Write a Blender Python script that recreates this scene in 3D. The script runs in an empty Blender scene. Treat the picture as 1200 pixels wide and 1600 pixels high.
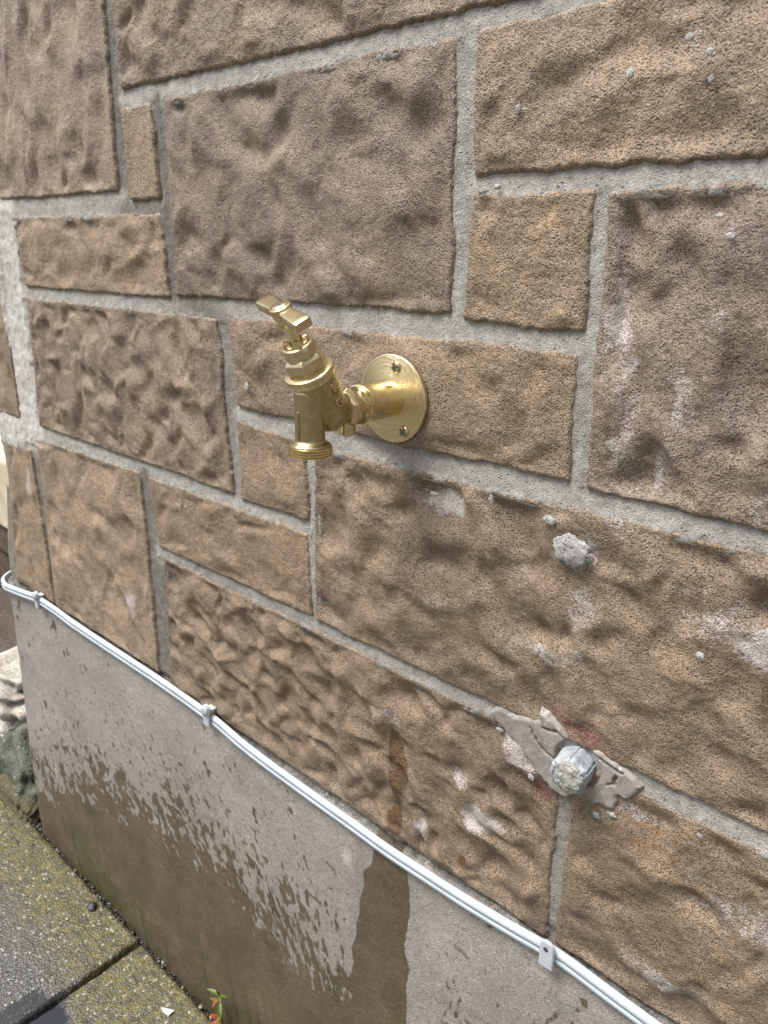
import bpy, bmesh, math
import numpy as np
from mathutils import Vector, Matrix

# ------------------------------------------------------------------ camera
scene = bpy.context.scene
C = scene.collection
cd = bpy.data.cameras.new("camera")
cam = bpy.data.objects.new("camera", cd)
C.objects.link(cam)
cam.matrix_world = Matrix(((0.73626, -0.22530, 0.63810, 0.34499),
                           (0.67665, 0.23371, -0.69822, -0.39300),
                           (0.00818, 0.94584, 0.32452, 0.09616),
                           (0, 0, 0, 1)))
cd.sensor_fit = 'AUTO'
cd.sensor_width = 36.0
cd.lens = 27.0
cd.clip_start = 0.02
cd.clip_end = 400.0
cd.dof.use_dof = True
cd.dof.focus_distance = 0.54
cd.dof.aperture_fstop = 20.0
scene.camera = cam

# ------------------------------------------------------------------ light
SUN_DIR = Vector((-0.24, -0.34, 0.91)).normalized()      # towards the bright part of the overcast sky
world = bpy.data.worlds.new("World")
scene.world = world
world.use_nodes = True
wn = world.node_tree
bg = wn.nodes["Background"]
sky = wn.nodes.new("ShaderNodeTexSky")
sky.sky_type = 'NISHITA'
sky.sun_disc = False
sky.sun_elevation = math.asin(SUN_DIR.z)
sky.sun_rotation = math.atan2(SUN_DIR.x, SUN_DIR.y)
sky.air_density = 1.0
sky.dust_density = 4.0
sky.ozone_density = 1.0
hs = wn.nodes.new("ShaderNodeHueSaturation")
hs.inputs['Saturation'].default_value = 0.35
wn.links.new(sky.outputs[0], hs.inputs['Color'])
wn.links.new(hs.outputs[0], bg.inputs['Color'])
bg.inputs['Strength'].default_value = 0.062
sd = bpy.data.lights.new("sun", 'SUN')
sd.energy = 1.5
sd.angle = math.radians(30)
sd.color = (1.0, 0.97, 0.93)
sun = bpy.data.objects.new("sun", sd)
C.objects.link(sun)
sun.rotation_euler = SUN_DIR.to_track_quat('Z', 'Y').to_euler()
sun.location = SUN_DIR * 5
scene.view_settings.view_transform = 'Standard'
scene.view_settings.look = 'None'
scene.view_settings.exposure = 1.68
scene.view_settings.gamma = 1.0
scene.view_settings.use_curve_mapping = False

# ------------------------------------------------------------------ helpers
MM = 0.001
ORIGIN = {}


def pn(x, y, seed=0):
    """2-D gradient noise, about -1..1"""
    rng = np.random.RandomState(1000 + seed)
    perm = rng.permutation(512)
    perm = np.concatenate([perm, perm])
    ang = rng.rand(512) * 2 * np.pi
    gx, gy = np.cos(ang), np.sin(ang)
    xi = np.floor(x).astype(np.int64)
    yi = np.floor(y).astype(np.int64)
    xf, yf = x - xi, y - yi
    u = xf * xf * xf * (xf * (xf * 6 - 15) + 10)
    v = yf * yf * yf * (yf * (yf * 6 - 15) + 10)

    def g(dx, dy):
        h = perm[(perm[(xi + dx) & 511] + yi + dy) & 511]
        return gx[h] * (xf - dx) + gy[h] * (yf - dy)
    a = g(0, 0) + u * (g(1, 0) - g(0, 0))
    b = g(0, 1) + u * (g(1, 1) - g(0, 1))
    return (a + v * (b - a)) * 1.5


def fbm(x, y, seed=0, octv=3, gain=0.5):
    r = 0
    amp = 1.0
    for k in range(octv):
        r = r + amp * pn(x * 2 ** k, y * 2 ** k, seed + 17 * k)
        amp *= gain
    return r


def scoop(x, y, seed=0):
    """smooth cellular field: concave dishes meeting at soft ridges, about 0..1"""
    rng = np.random.RandomState(5000 + seed)
    perm = rng.permutation(512)
    perm = np.concatenate([perm, perm])
    jx, jy, jd = rng.rand(512), rng.rand(512), rng.rand(512)
    xi = np.floor(x).astype(np.int64)
    yi = np.floor(y).astype(np.int64)
    k = 5.0
    acc = np.zeros_like(x)
    for dx in (-1, 0, 1):
        for dy in (-1, 0, 1):
            h = perm[(perm[(xi + dx) & 511] + yi + dy) & 511]
            d2 = (xi + dx + jx[h] - x) ** 2 + (yi + dy + jy[h] - y) ** 2
            acc += np.exp(-k * (d2 + 0.35 * jd[h] - 0.15))
    return np.clip(-np.log(acc + 1e-9) / k, -0.4, 1.2)


def dimple(x, y, seed=0):
    """hammered look: round pits and bosses of uneven size, one or two per cell, about -1..1"""
    rng = np.random.RandomState(9000 + seed)
    perm = rng.permutation(512)
    perm = np.concatenate([perm, perm])
    J = rng.rand(6, 512)
    xi = np.floor(x).astype(np.int64)
    yi = np.floor(y).astype(np.int64)
    acc = np.zeros_like(x)
    for dx in (-1, 0, 1):
        for dy in (-1, 0, 1):
            h = perm[(perm[(xi + dx) & 511] + yi + dy) & 511]
            ex = xi + dx + J[0][h] - x
            ey = yi + dy + J[1][h] - y
            r = .30 + .26 * J[2][h]
            q = 1 + .5 * (J[5][h] - .5)
            a = np.where(J[3][h] < .66, -1.0, .75) * (.45 + .75 * J[4][h])
            d = np.sqrt((ex * q) ** 2 + (ey / q) ** 2) / r
            acc += a * np.exp(-d ** 2.4)
    return acc


def sstep(a, b, x):
    t = np.clip((x - a) / (b - a), 0, 1)
    return t * t * (3 - 2 * t)


def tag(o, label=None, cat=None, group=None, kind=None):
    if label:
        o['label'] = label
    if cat:
        o['category'] = cat
    if group:
        o['group'] = group
    if kind:
        o['kind'] = kind
    return o


def empty(name, loc=(0, 0, 0)):
    o = bpy.data.objects.new(name, None)
    o.empty_display_size = 0.02
    o.location = loc
    C.objects.link(o)
    ORIGIN[o.name] = Vector(loc)
    return o


def link_mesh(name, me, mat=None, parent=None, origin=None):
    """me holds world coordinates (metres); the object gets its own origin and its parent"""
    n = len(me.vertices)
    co = np.empty(n * 3, np.float32)
    me.vertices.foreach_get('co', co)
    co = co.reshape(-1, 3)
    if origin is None:
        mn, mx = co.min(0), co.max(0)
        origin = Vector(((mn + mx) / 2).tolist())
    origin = Vector(origin)
    co -= np.array(origin, np.float32)
    me.vertices.foreach_set('co', co.ravel())
    o = bpy.data.objects.new(name, me)
    C.objects.link(o)
    if mat:
        me.materials.clear()
        me.materials.append(mat)
    base = Vector((0, 0, 0))
    if parent is not None:
        o.parent = parent
        base = ORIGIN[parent.name]
    o.location = origin - base
    ORIGIN[o.name] = origin
    me.update()
    return o


def bm_obj(name, bm, mat=None, parent=None, origin=None, smooth=True, sharp=40):
    bmesh.ops.recalc_face_normals(bm, faces=bm.faces[:])
    me = bpy.data.meshes.new(name)
    for f in bm.faces:
        f.smooth = smooth
    if smooth:
        for e in bm.edges:
            if len(e.link_faces) == 2 and e.calc_face_angle(0) > math.radians(sharp):
                e.smooth = False
    bm.to_mesh(me)
    bm.free()
    return link_mesh(name, me, mat, parent, origin)


def grid_mesh(name, P, attrs=None):
    """P: (nv,nu,3) in metres; attrs: name -> (nv,nu) float or (nv,nu,3) colour"""
    nv, nu = P.shape[:2]
    me = bpy.data.meshes.new(name)
    me.vertices.add(nv * nu)
    me.vertices.foreach_set('co', P.reshape(-1).astype(np.float32))
    i = np.arange(nv * nu).reshape(nv, nu)
    q = np.stack([i[:-1, :-1], i[1:, :-1], i[1:, 1:], i[:-1, 1:]], -1).reshape(-1, 4)
    nf = len(q)
    me.loops.add(nf * 4)
    me.loops.foreach_set('vertex_index', q.ravel().astype(np.int32))
    me.polygons.add(nf)
    me.polygons.foreach_set('loop_start', (np.arange(nf) * 4).astype(np.int32))
    me.polygons.foreach_set('use_smooth', np.ones(nf, bool))
    me.update(calc_edges=True)
    me.validate()
    for k, a in (attrs or {}).items():
        if a.ndim == 3:
            at = me.attributes.new(k, 'FLOAT_COLOR', 'POINT')
            c = np.ones((nv * nu, 4), np.float32)
            c[:, :3] = a.reshape(-1, 3)
            at.data.foreach_set('color', c.ravel())
        else:
            at = me.attributes.new(k, 'FLOAT', 'POINT')
            at.data.foreach_set('value', a.reshape(-1).astype(np.float32))
    return me


def frame_of(axis):
    a = Vector(axis).normalized()
    t = Vector((1, 0, 0)) if abs(a.x) < 0.9 else Vector((0, 1, 0))
    u = (t - a * t.dot(a)).normalized()
    return a, u, a.cross(u)


def lathe(bm, p0, axis, prof, seg=48, phase=0.0, cap=True):
    """prof: list of (distance along the axis, radius) in mm, p0 in mm"""
    a, u, v = frame_of(axis)
    p0 = Vector(p0)
    rings = []
    for s, r in prof:
        ring = []
        for k in range(seg):
            t = 2 * math.pi * k / seg + phase
            ring.append(bm.verts.new((p0 + a * s + (u * math.cos(t) + v * math.sin(t)) * r) * MM))
        rings.append(ring)
    for i in range(len(rings) - 1):
        for k in range(seg):
            bm.faces.new((rings[i][k], rings[i][(k + 1) % seg], rings[i + 1][(k + 1) % seg], rings[i + 1][k]))
    if cap:
        bm.faces.new(rings[0])
        bm.faces.new(list(reversed(rings[-1])))
    return rings


def box(bm, lo, hi, bev=0.0):
    b2 = bmesh.new()
    vs = [b2.verts.new((x * MM, y * MM, z * MM)) for x in (lo[0], hi[0]) for y in (lo[1], hi[1]) for z in (lo[2], hi[2])]
    for f in ((0, 1, 3, 2), (4, 6, 7, 5), (0, 4, 5, 1), (2, 3, 7, 6), (0, 2, 6, 4), (1, 5, 7, 3)):
        b2.faces.new([vs[i] for i in f])
    bmesh.ops.recalc_face_normals(b2, faces=b2.faces[:])
    if bev:
        bmesh.ops.bevel(b2, geom=b2.edges[:], offset=bev * MM, segments=3, affect='EDGES', profile=0.6)
    me = bpy.data.meshes.new("tmp")
    b2.to_mesh(me)
    b2.free()
    bm.from_mesh(me)
    bpy.data.meshes.remove(me)


# ------------------------------------------------------------------ materials
class NT:
    def __init__(self, name):
        self.m = bpy.data.materials.new(name)
        self.m.use_nodes = True
        self.t = self.m.node_tree
        self.b = self.t.nodes["Principled BSDF"]

    def n(self, typ, **kw):
        nd = self.t.nodes.new(typ)
        ins = kw.pop('ins', {})
        for k, v in kw.items():
            setattr(nd, k, v)
        for k, v in ins.items():
            if isinstance(v, bpy.types.NodeSocket):
                self.t.links.new(v, nd.inputs[k])
            else:
                nd.inputs[k].default_value = v
        return nd

    def math(self, op, a, b=0.0, clamp=False):
        return self.n('ShaderNodeMath', operation=op, use_clamp=clamp, ins={0: a, 1: b}).outputs[0]

    def rng(self, x, a, b, c=0.0, d=1.0):
        return self.n('ShaderNodeMapRange', ins={0: x, 1: a, 2: b, 3: c, 4: d}).outputs[0]

    def mix(self, f, a, b, blend='MIX'):
        nd = self.n('ShaderNodeMix', data_type='RGBA', blend_type=blend)
        for k, v in ((0, f), (6, a), (7, b)):
            if isinstance(v, bpy.types.NodeSocket):
                self.t.links.new(v, nd.inputs[k])
            else:
                nd.inputs[k].default_value = v if k == 0 else (*v, 1)
        return nd.outputs[2]

    def noise(self, vec, scale, detail=2.0, rough=0.5):
        return self.n('ShaderNodeTexNoise', ins={'Vector': vec, 'Scale': scale, 'Detail': detail, 'Roughness': rough}).outputs['Fac']

    def attr(self, name):
        return self.n('ShaderNodeAttribute', attribute_name=name)

    def set(self, **kw):
        for k, v in kw.items():
            k = k.replace('_', ' ')
            if isinstance(v, bpy.types.NodeSocket):
                self.t.links.new(v, self.b.inputs[k])
            else:
                self.b.inputs[k].default_value = v


def masonry(name, grain=900.0, pit=420.0, pit_amount=0.5, bump=0.0007, speck=0.35, wet_dark=(0.36, 0.30, 0.24), wet_rough=0.45,
            salt_col=(0.52, 0.475, 0.45), dry_rough=0.9, spec=0.35, edge=0.06, wetnoise=0.0, pit_dark=(0.05, 0.045, 0.04), pit_mix=.6):
    k = NT(name)
    pos = k.n('ShaderNodeNewGeometry').outputs['Position']
    tint = k.attr('tint').outputs['Color']
    salt = k.attr('salt').outputs['Fac']
    wet = k.attr('wet').outputs['Fac']
    fine = k.noise(pos, grain, 2.0, 0.6)
    mid = k.noise(pos, grain * 0.18, 3.0, 0.6)
    vor = k.n('ShaderNodeTexVoronoi', feature='F1', ins={'Vector': pos, 'Scale': pit, 'Randomness': 1.0})
    sel = k.n('ShaderNodeSeparateColor', ins={0: vor.outputs['Color']}).outputs[0]
    pitm = k.math('MULTIPLY', k.rng(vor.outputs['Distance'], 0.18, 0.48, 1.0, 0.0), k.rng(sel, 1 - pit_amount, 1 - pit_amount + 0.15, 0.0, 1.0))
    patchy = k.rng(k.noise(pos, 38.0, 3.0, 0.6), 0.35, 0.65, 0.45, 1.0)
    pitm = k.math('MULTIPLY', pitm, patchy)
    rough_pit = k.rng(k.noise(pos, grain * 0.75, 4.0, 0.75), 0.34, 0.43, 1.0, 0.0)
    pitm = k.math('MAXIMUM', pitm, k.math('MULTIPLY', rough_pit, min(1.0, pit_amount * 1.5)))
    vor2 = k.n('ShaderNodeTexVoronoi', feature='F1', ins={'Vector': pos, 'Scale': pit * 1.35, 'Randomness': 1.0})
    sel2 = k.n('ShaderNodeSeparateColor', ins={0: vor2.outputs['Color']}).outputs[1]
    grains = k.math('MULTIPLY', k.rng(vor2.outputs['Distance'], 0.2, 0.4, 1.0, 0.0), k.rng(sel2, 0.72, 0.85, 0.0, 1.0))
    c = k.mix(k.rng(fine, 0.3, 0.7), (1 - speck, 1 - speck, 1 - speck), (1 + speck * 0.8,) * 3)
    c = k.mix(1.0, tint, c, 'MULTIPLY')
    c2 = k.mix(k.rng(mid, 0.3, 0.7), (0.86, 0.86, 0.86), (1.14, 1.14, 1.14))
    c = k.mix(1.0, c, c2, 'MULTIPLY')
    lighter = k.mix(0.55, c, (0.62, 0.56, 0.48))
    c = k.mix(k.math('MULTIPLY', grains, 0.55), c, lighter)
    c = k.mix(k.math('MULTIPLY', pitm, pit_mix), c, pit_dark)
    sn = k.math('ADD', k.math('MULTIPLY', k.noise(pos, grain * 0.5, 3.0, 0.7), 1.3), k.math('MULTIPLY', k.noise(pos, grain * 0.09, 3.0, 0.6), 0.9))
    sm = k.rng(k.math('ADD', salt, k.math('SUBTRACT', sn, 1.1)), 0.36, 0.72)
    sm = k.math('MULTIPLY', sm, k.rng(salt, 0.02, 0.35, 0.0, 0.8), clamp=True)
    c = k.mix(sm, c, salt_col)
    if wetnoise:
        wn2 = k.math('ADD', wet, k.math('MULTIPLY', k.math('SUBTRACT', k.noise(pos, 260.0, 3.0, 0.6), 0.5), wetnoise))
    else:
        wn2 = wet
    wm = k.rng(wn2, 0.5 - edge, 0.5 + edge)
    if wetnoise:
        wm = k.math('MAXIMUM', wm, k.math('MULTIPLY', k.attr('damp').outputs['Fac'], 0.30))
    wc = k.mix(1.0, c, wet_dark, 'MULTIPLY')
    if wetnoise:
        wc = k.mix(1.0, wc, k.mix(k.rng(k.noise(pos, 22.0, 5.0, 0.65), 0.3, 0.7), (0.78, 0.76, 0.70), (1.22, 1.22, 1.24)), 'MULTIPLY')
    c = k.mix(wm, c, wc)
    k.set(Base_Color=c, Roughness=k.mix(wm, (dry_rough,) * 3, (wet_rough,) * 3))
    k.b.inputs['Specular IOR Level'].default_value = spec
    h = k.math('ADD', k.math('MULTIPLY', fine, 1.0), k.math('MULTIPLY', mid, 0.8))
    h = k.math('SUBTRACT', h, k.math('MULTIPLY', pitm, 0.9))
    h = k.math('ADD', h, k.math('MULTIPLY', grains, 0.35))
    bp = k.n('ShaderNodeBump', ins={'Height': h, 'Distance': bump, 'Strength': 1.0})
    k.t.links.new(bp.outputs[0], k.b.inputs['Normal'])
    return k.m


M_STONE = masonry("sandstone_face", grain=1150, pit=620, pit_amount=0.60, bump=0.0009, dry_rough=0.52, spec=0.6, speck=0.38, pit_dark=(0.05, 0.038, 0.028), pit_mix=.66, edge=0.12, wet_dark=(0.54, 0.43, 0.28))
M_MORTAR = masonry("grey_mortar", grain=1000, pit=480, pit_amount=0.22, bump=0.0008, speck=0.22)
M_PLINTH = masonry("cement_render", grain=1250, pit=520, pit_amount=0.26, bump=0.0009, speck=0.42, wet_dark=(0.37, 0.31, 0.22),
                   wet_rough=0.42, edge=0.15, wetnoise=0.30)
M_PATCH = masonry("smooth_filler", grain=700, pit=260, pit_amount=0.06, bump=0.0002, speck=0.10)
M_ROCK = masonry("weathered_rock", grain=260, pit=110, pit_amount=0.25, bump=0.002, speck=0.3)


def metal(name, col, rough, bump=0.0, scale=1500.0, brushed=None, dirt=0.0):
    k = NT(name)
    k.set(Metallic=1.0, Roughness=rough)
    pos = k.n('ShaderNodeNewGeometry').outputs['Position']
    nz = k.noise(pos, 180.0, 3.0)
    c = k.mix(k.rng(nz, 0.35, 0.7), tuple(x * (1 - 0.10 - dirt) for x in col), col)
    k.set(Base_Color=c)
    if brushed:
        mp = k.n('ShaderNodeMapping', ins={'Vector': pos, 'Scale': (1, 1, 1) if brushed is True else brushed})
        st = k.noise(mp.outputs[0], 1.0, 4.0, 0.7)
        if brushed is True:                              # turned face: fine rings about the axis, slightly off centre
            mp.inputs['Scale'].default_value = (1, 0, 1)
            mp.inputs['Location'].default_value = (.004, 0, -.006)
            ln = k.n('ShaderNodeVectorMath', operation='LENGTH', ins={0: mp.outputs[0]}).outputs['Value']
            wob = k.math('ADD', k.math('MULTIPLY', ln, 1000.0), k.math('MULTIPLY', k.noise(pos, 60.0), 1.5))
            cmb = k.n('ShaderNodeCombineXYZ', ins={0: wob, 1: k.math('MULTIPLY', k.noise(pos, 35.0), 4.0)})
            st = k.noise(cmb.outputs[0], 1.0, 4.0, 0.7)
        k.set(Roughness=k.rng(st, 0.3, 0.7, rough - 0.1, rough + 0.12))
        if brushed is True:
            k.set(Base_Color=k.mix(k.rng(st, 0.3, 0.7), tuple(x * .80 for x in col), tuple(min(1, x * 1.10) for x in col)))
        bp = k.n('ShaderNodeBump', ins={'Height': st, 'Distance': 0.00045 if brushed is True else 0.00001, 'Strength': 1.0})
        k.t.links.new(bp.outputs[0], k.b.inputs['Normal'])
    elif bump:
        h = k.noise(pos, scale, 2.0)
        bp = k.n('ShaderNodeBump', ins={'Height': h, 'Distance': bump, 'Strength': 1.0})
        k.t.links.new(bp.outputs[0], k.b.inputs['Normal'])
    return k.m


BRASS = (0.77, 0.64, 0.385)
M_BRASS = metal("satin_brass", BRASS, 0.27, dirt=0.12, bump=0.00003, scale=900)
M_BRASS_BRUSHED = metal("brushed_brass", (0.77, 0.64, 0.385), 0.33, brushed=True)
M_BRASS_PIPE = metal("brushed_brass_tube", (0.80, 0.66, 0.40), 0.25, brushed=(100.0, 3000.0, 100.0))
M_BRASS_CAST = metal("cast_brass", (0.52, 0.425, 0.245), 0.33, bump=0.00012, scale=1300, dirt=0.12)
M_BRASS_BRIGHT = metal("machined_brass", (0.82, 0.70, 0.43), 0.17)
M_ZINC = metal("galvanised_zinc", (0.50, 0.54, 0.58), 0.62, bump=0.0006, scale=450, dirt=0.25)
M_ZINC.node_tree.nodes["Principled BSDF"].inputs["Metallic"].default_value = 0.45
M_SCREW = metal("yellow_screw", (0.55, 0.42, 0.22), 0.35)


def plain(name, col, rough=0.5, spec=0.5, vary=0.0, scale=200.0, bump=0.0, sss=0.0):
    k = NT(name)
    k.set(Base_Color=(*col, 1), Roughness=rough)
    k.b.inputs['Specular IOR Level'].default_value = spec
    pos = k.n('ShaderNodeNewGeometry').outputs['Position']
    nz = k.noise(pos, scale, 3.0)
    if vary:
        k.set(Base_Color=k.mix(k.rng(nz, 0.3, 0.7), tuple(x * (1 - vary) for x in col), tuple(min(1, x * (1 + vary)) for x in col)))
    if bump:
        bp = k.n('ShaderNodeBump', ins={'Height': nz, 'Distance': bump, 'Strength': 1.0})
        k.t.links.new(bp.outputs[0], k.b.inputs['Normal'])
    return k.m


M_PVC = plain("white_pvc", (0.43, 0.475, 0.51), 0.7, 0.2, 0.08, 40)
M_CLIP = plain("white_nylon", (0.47, 0.50, 0.53), 0.4, 0.5, 0.03, 90)
M_NAIL = plain("dark_steel", (0.06, 0.065, 0.07), 0.5)
M_DARK = plain("dark_soil", (0.030, 0.026, 0.020), 0.85, 0.3, 0.4, 300, 0.002)
M_PEBBLE_BLACK = plain("black_pebble", (0.02, 0.021, 0.023), 0.5, 0.5, 0.3, 300, 0.001)
M_WHITE_BIT = plain("white_plastic", (0.50, 0.52, 0.54), 0.5)
M_LEAF_G = plain("green_leaf", (0.10, 0.14, 0.02), 0.45, 0.4, 0.25, 250)
M_LEAF_R = plain("red_leaf", (0.25, 0.06, 0.022), 0.5, 0.4, 0.3, 250)
M_STEM = plain("green_stem", (0.10, 0.09, 0.018), 0.5, 0.4, 0.2, 250)
M_TIMBER = plain("weathered_timber", (0.10, 0.075, 0.05), 0.85, 0.3, 0.3, 40, 0.003)
M_COPING = plain("pale_coping", (0.55, 0.46, 0.34), 0.85, 0.3, 0.15, 30, 0.002)

# ------------------------------------------------------------------ ground
GZ = -800.0
# the wide ground sheet under and beyond the pavement
k = NT("ground_soil")
pos = k.n('ShaderNodeNewGeometry').outputs['Position']
k.set(Base_Color=k.mix(k.rng(k.noise(pos, 3.0, 6.0, 0.65), 0.35, 0.65), (0.045, 0.040, 0.028), (0.13, 0.12, 0.09)), Roughness=0.9)
bm = bmesh.new()
box(bm, (-60000, -60000, GZ - 95), (60000, 60000, GZ - 45))
tag(bm_obj("ground", bm, k.m, smooth=False), kind='structure')

# paving slabs: wet exposed aggregate, algae near the wall
k = NT("wet_concrete_slab")
pos = k.n('ShaderNodeNewGeometry').outputs['Position']
alg = k.attr('algae').outputs['Fac']
pool = k.attr('pool').outputs['Fac']
vor = k.n('ShaderNodeTexVoronoi', feature='F1', ins={'Vector': pos, 'Scale': 300.0})
cc = k.n('ShaderNodeSeparateColor', ins={0: vor.outputs['Color']})
grit = k.rng(cc.outputs[0], 0.0, 1.0)
c = k.mix(grit, (0.045, 0.046, 0.047), (0.165, 0.167, 0.168))
c = k.mix(k.rng(cc.outputs[1], 0.93, 0.96), c, (0.36, 0.35, 0.32))
c = k.mix(k.rng(vor.outputs['Distance'], 0.35, 0.6), c, (0.06, 0.058, 0.05))
am = k.math('MULTIPLY', alg, k.rng(k.noise(pos, 130.0, 4.0, 0.7), 0.30, 0.56), clamp=True)
gcol = k.mix(k.rng(k.noise(pos, 75.0, 5.0, 0.75), 0.36, 0.64), (0.026, 0.023, 0.006), (0.165, 0.137, 0.034))
gcol = k.mix(k.rng(cc.outputs[1], 0.94, 0.97), gcol, (0.28, 0.26, 0.18))
c = k.mix(k.math('MULTIPLY', am, 0.92), c, gcol)
c = k.mix(pool, c, (0.020, 0.022, 0.026))
gn = k.noise(pos, 60.0, 3.0, 0.6)
r = k.math('ADD', k.rng(gn, 0.35, 0.6, 0.06, 0.30), k.math('MULTIPLY', am, 0.12))
r = k.n('ShaderNodeMix', data_type='FLOAT', ins={0: pool, 2: r, 3: 0.04}).outputs[0]
k.set(Base_Color=c, Roughness=r)
h = k.math('ADD', k.rng(vor.outputs['Distance'], 0.0, 0.6, 1.0, 0.0), k.noise(pos, 700.0, 2.0))
h = k.math('MULTIPLY', h, k.math('SUBTRACT', 1.0, pool))
bp = k.n('ShaderNodeBump', ins={'Height': h, 'Distance': 0.0010, 'Strength': 1.0})
k.t.links.new(bp.outputs[0], k.b.inputs['Normal'])
M_SLAB = k.m

pavement = empty("pavement", (-0.4, -0.3, GZ * MM))
tag(pavement, kind='structure')


def slab(x0, x1, y0, y1, res, seed, tilt=0.0):
    """a paving slab with its upper face at GZ; edges worn round; y0 is the far (wall) edge"""
    nu = max(6, int((x1 - x0) / res))
    nv = max(6, int((y0 - y1) / res))
    us = np.concatenate([[0], np.linspace(0, 1, nu), [1]])
    vs = np.concatenate([[0], np.linspace(0, 1, nv), [1]])
    U, V = np.meshgrid(us, vs)
    X = x0 + (x1 - x0) * U
    Y = y0 + (y1 - y0) * V
    W, H = x1 - x0, y0 - y1
    wob = 1.6 * pn(X / 35, Y / 35, seed) + 0.9 * pn(X / 9, Y / 9, seed + 3)
    dx = np.minimum(U, 1 - U) * W
    dy = np.minimum(V, 1 - V) * H
    ew = np.exp(-np.minimum(dx, dy) / 12)
    X2 = X + wob * ew
    Y2 = Y + (1.6 * pn(X / 31 + 7, Y / 31, seed + 5) + 0.9 * pn(X / 8, Y / 8, seed + 6)) * ew
    t = np.clip(np.minimum(dx, dy) / 7, 0, 1)
    Z = GZ - 5 * (1 - np.sqrt(np.clip(1 - (1 - t) ** 2, 0, 1)))
    grit = np.maximum(0, pn(X / 4.4, Y / 4.4, seed + 8)) * 0.7 + 0.15 * pn(X / 2.6, Y / 2.6, seed + 9)
    # a shallow hollow where water stands
    hollow = fbm(X / 120, Y / 120, 77, 3)
    px = (X + 470) / 150
    py = (Y + 205) / 72
    pool = sstep(1.05, 0.82, np.sqrt(px ** 2 + py ** 2) + 0.28 * pn(X / 45, Y / 45, 31) + 0.10 * pn(X / 12, Y / 12, 32))
    pool = np.where(X > -433, pool, pool * 0.75) * (X > -470)
    Z = Z + grit * (1 - pool) + 1.2 * hollow * (1 - pool) - 0.6 * pool + tilt * (X - x0)
    back = np.zeros_like(X, bool)
    back[0, :] = back[-1, :] = back[:, 0] = back[:, -1] = True
    Z[back] = GZ - 45
    al = sstep(-165, -75, Y + 28 * pn(X / 60, Y / 60, 41) + 12 * pn(X / 18, Y / 18, 42))
    al = np.where(X > -435, np.maximum(al, 0.85 * (1 - pool)), al)
    me = grid_mesh("paving_slab", np.stack([X2, Y2, Z], -1) * MM, {'algae': al, 'pool': pool})
    return link_mesh("paving_slab", me, M_SLAB, pavement)


slab(-1040, -441, -23, -634, 2.2, 1)
slab(-433, 166, -23, -634, 2.4, 2)
slab(174, 773, -23, -634, 12, 3)
for x in (-1648, -1040, -433, 174, 781):
    slab(x + 0, x + 599, -642, -1241, 16, 4 + int(x) % 7)
slab(-1648, -1049, -23, -634, 12, 9)

# ------------------------------------------------------------------ the stone wall
wall = empty("stone_wall", (0.0, 0.0, GZ * MM))
tag(wall, "brown rock-faced block wall with grey mortar joints above a wet cement plinth", "wall")

BROWN = np.array((0.278, 0.204, 0.136))


def blob(x, z, cx, cz, rx, rz=None):
    rz = rz or rx
    return np.exp(-(((x - cx) / rx) ** 2 + ((z - cz) / rz) ** 2))


# salt bloom patches seen on the faces: x, z, rx, rz, strength
SALT = [(39, -65, 22, 9, .9), (133, -148, 26, 10, .9), (238, -94, 45, 16, .8), (150, -110, 30, 18, .35), (0, -256, 14, 8, .9),
        (79, -302, 26, 12, .9), (60, -280, 20, 10, .5), (200, -232, 30, 8, .9), (275, -266, 45, 20, .8), (236, -84, 30, 14, .6),
        (165, -5, 11, 30, .8), (192, 19, 7, 26, .75), (152, 68, 9, 40, .7), (160, 30, 6, 36, .6), (186, -12, 7, 22, .8), (178, 45, 8, 24, .5), (205, 60, 14, 18, .5), (-21, -88, 22, 10, .5),
        (20, -345, 22, 8, .6), (240, -340, 30, 12, .5), (-40, -95, 18, 10, .4), (110, -120, 14, 26, .35), (230, -215, 40, 8, .5),
        (-430, -200, 25, 18, .4), (-405, -290, 10, 16, .5), (-640, -200, 14, 30, .6), (-650, -290, 12, 24, .6), (-240, -225, 30, 14, .35),
        (122, -234, 18, 6, .9), (106, -223, 12, 5, .9), (186, -234, 26, 6, .9), (176, -246, 12, 6, .6), (-440, 230, 8, 18, .4), (-430, 175, 12, 10, .5), (-510, 200, 16, 40, .3)]

# drip of dark liquid on the long lower block: z, centre, half width
DRIP = np.array([(-268, -2, 2), (-280, -2, 5), (-296, 3, 9), (-305, 3, 10), (-318, 3, 8), (-330, 3, 4), (-340, 4, 4), (-350, 1, 8), (-360, 1, 7), (-366, 2, 4)], float)

stone_specs = []


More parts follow.
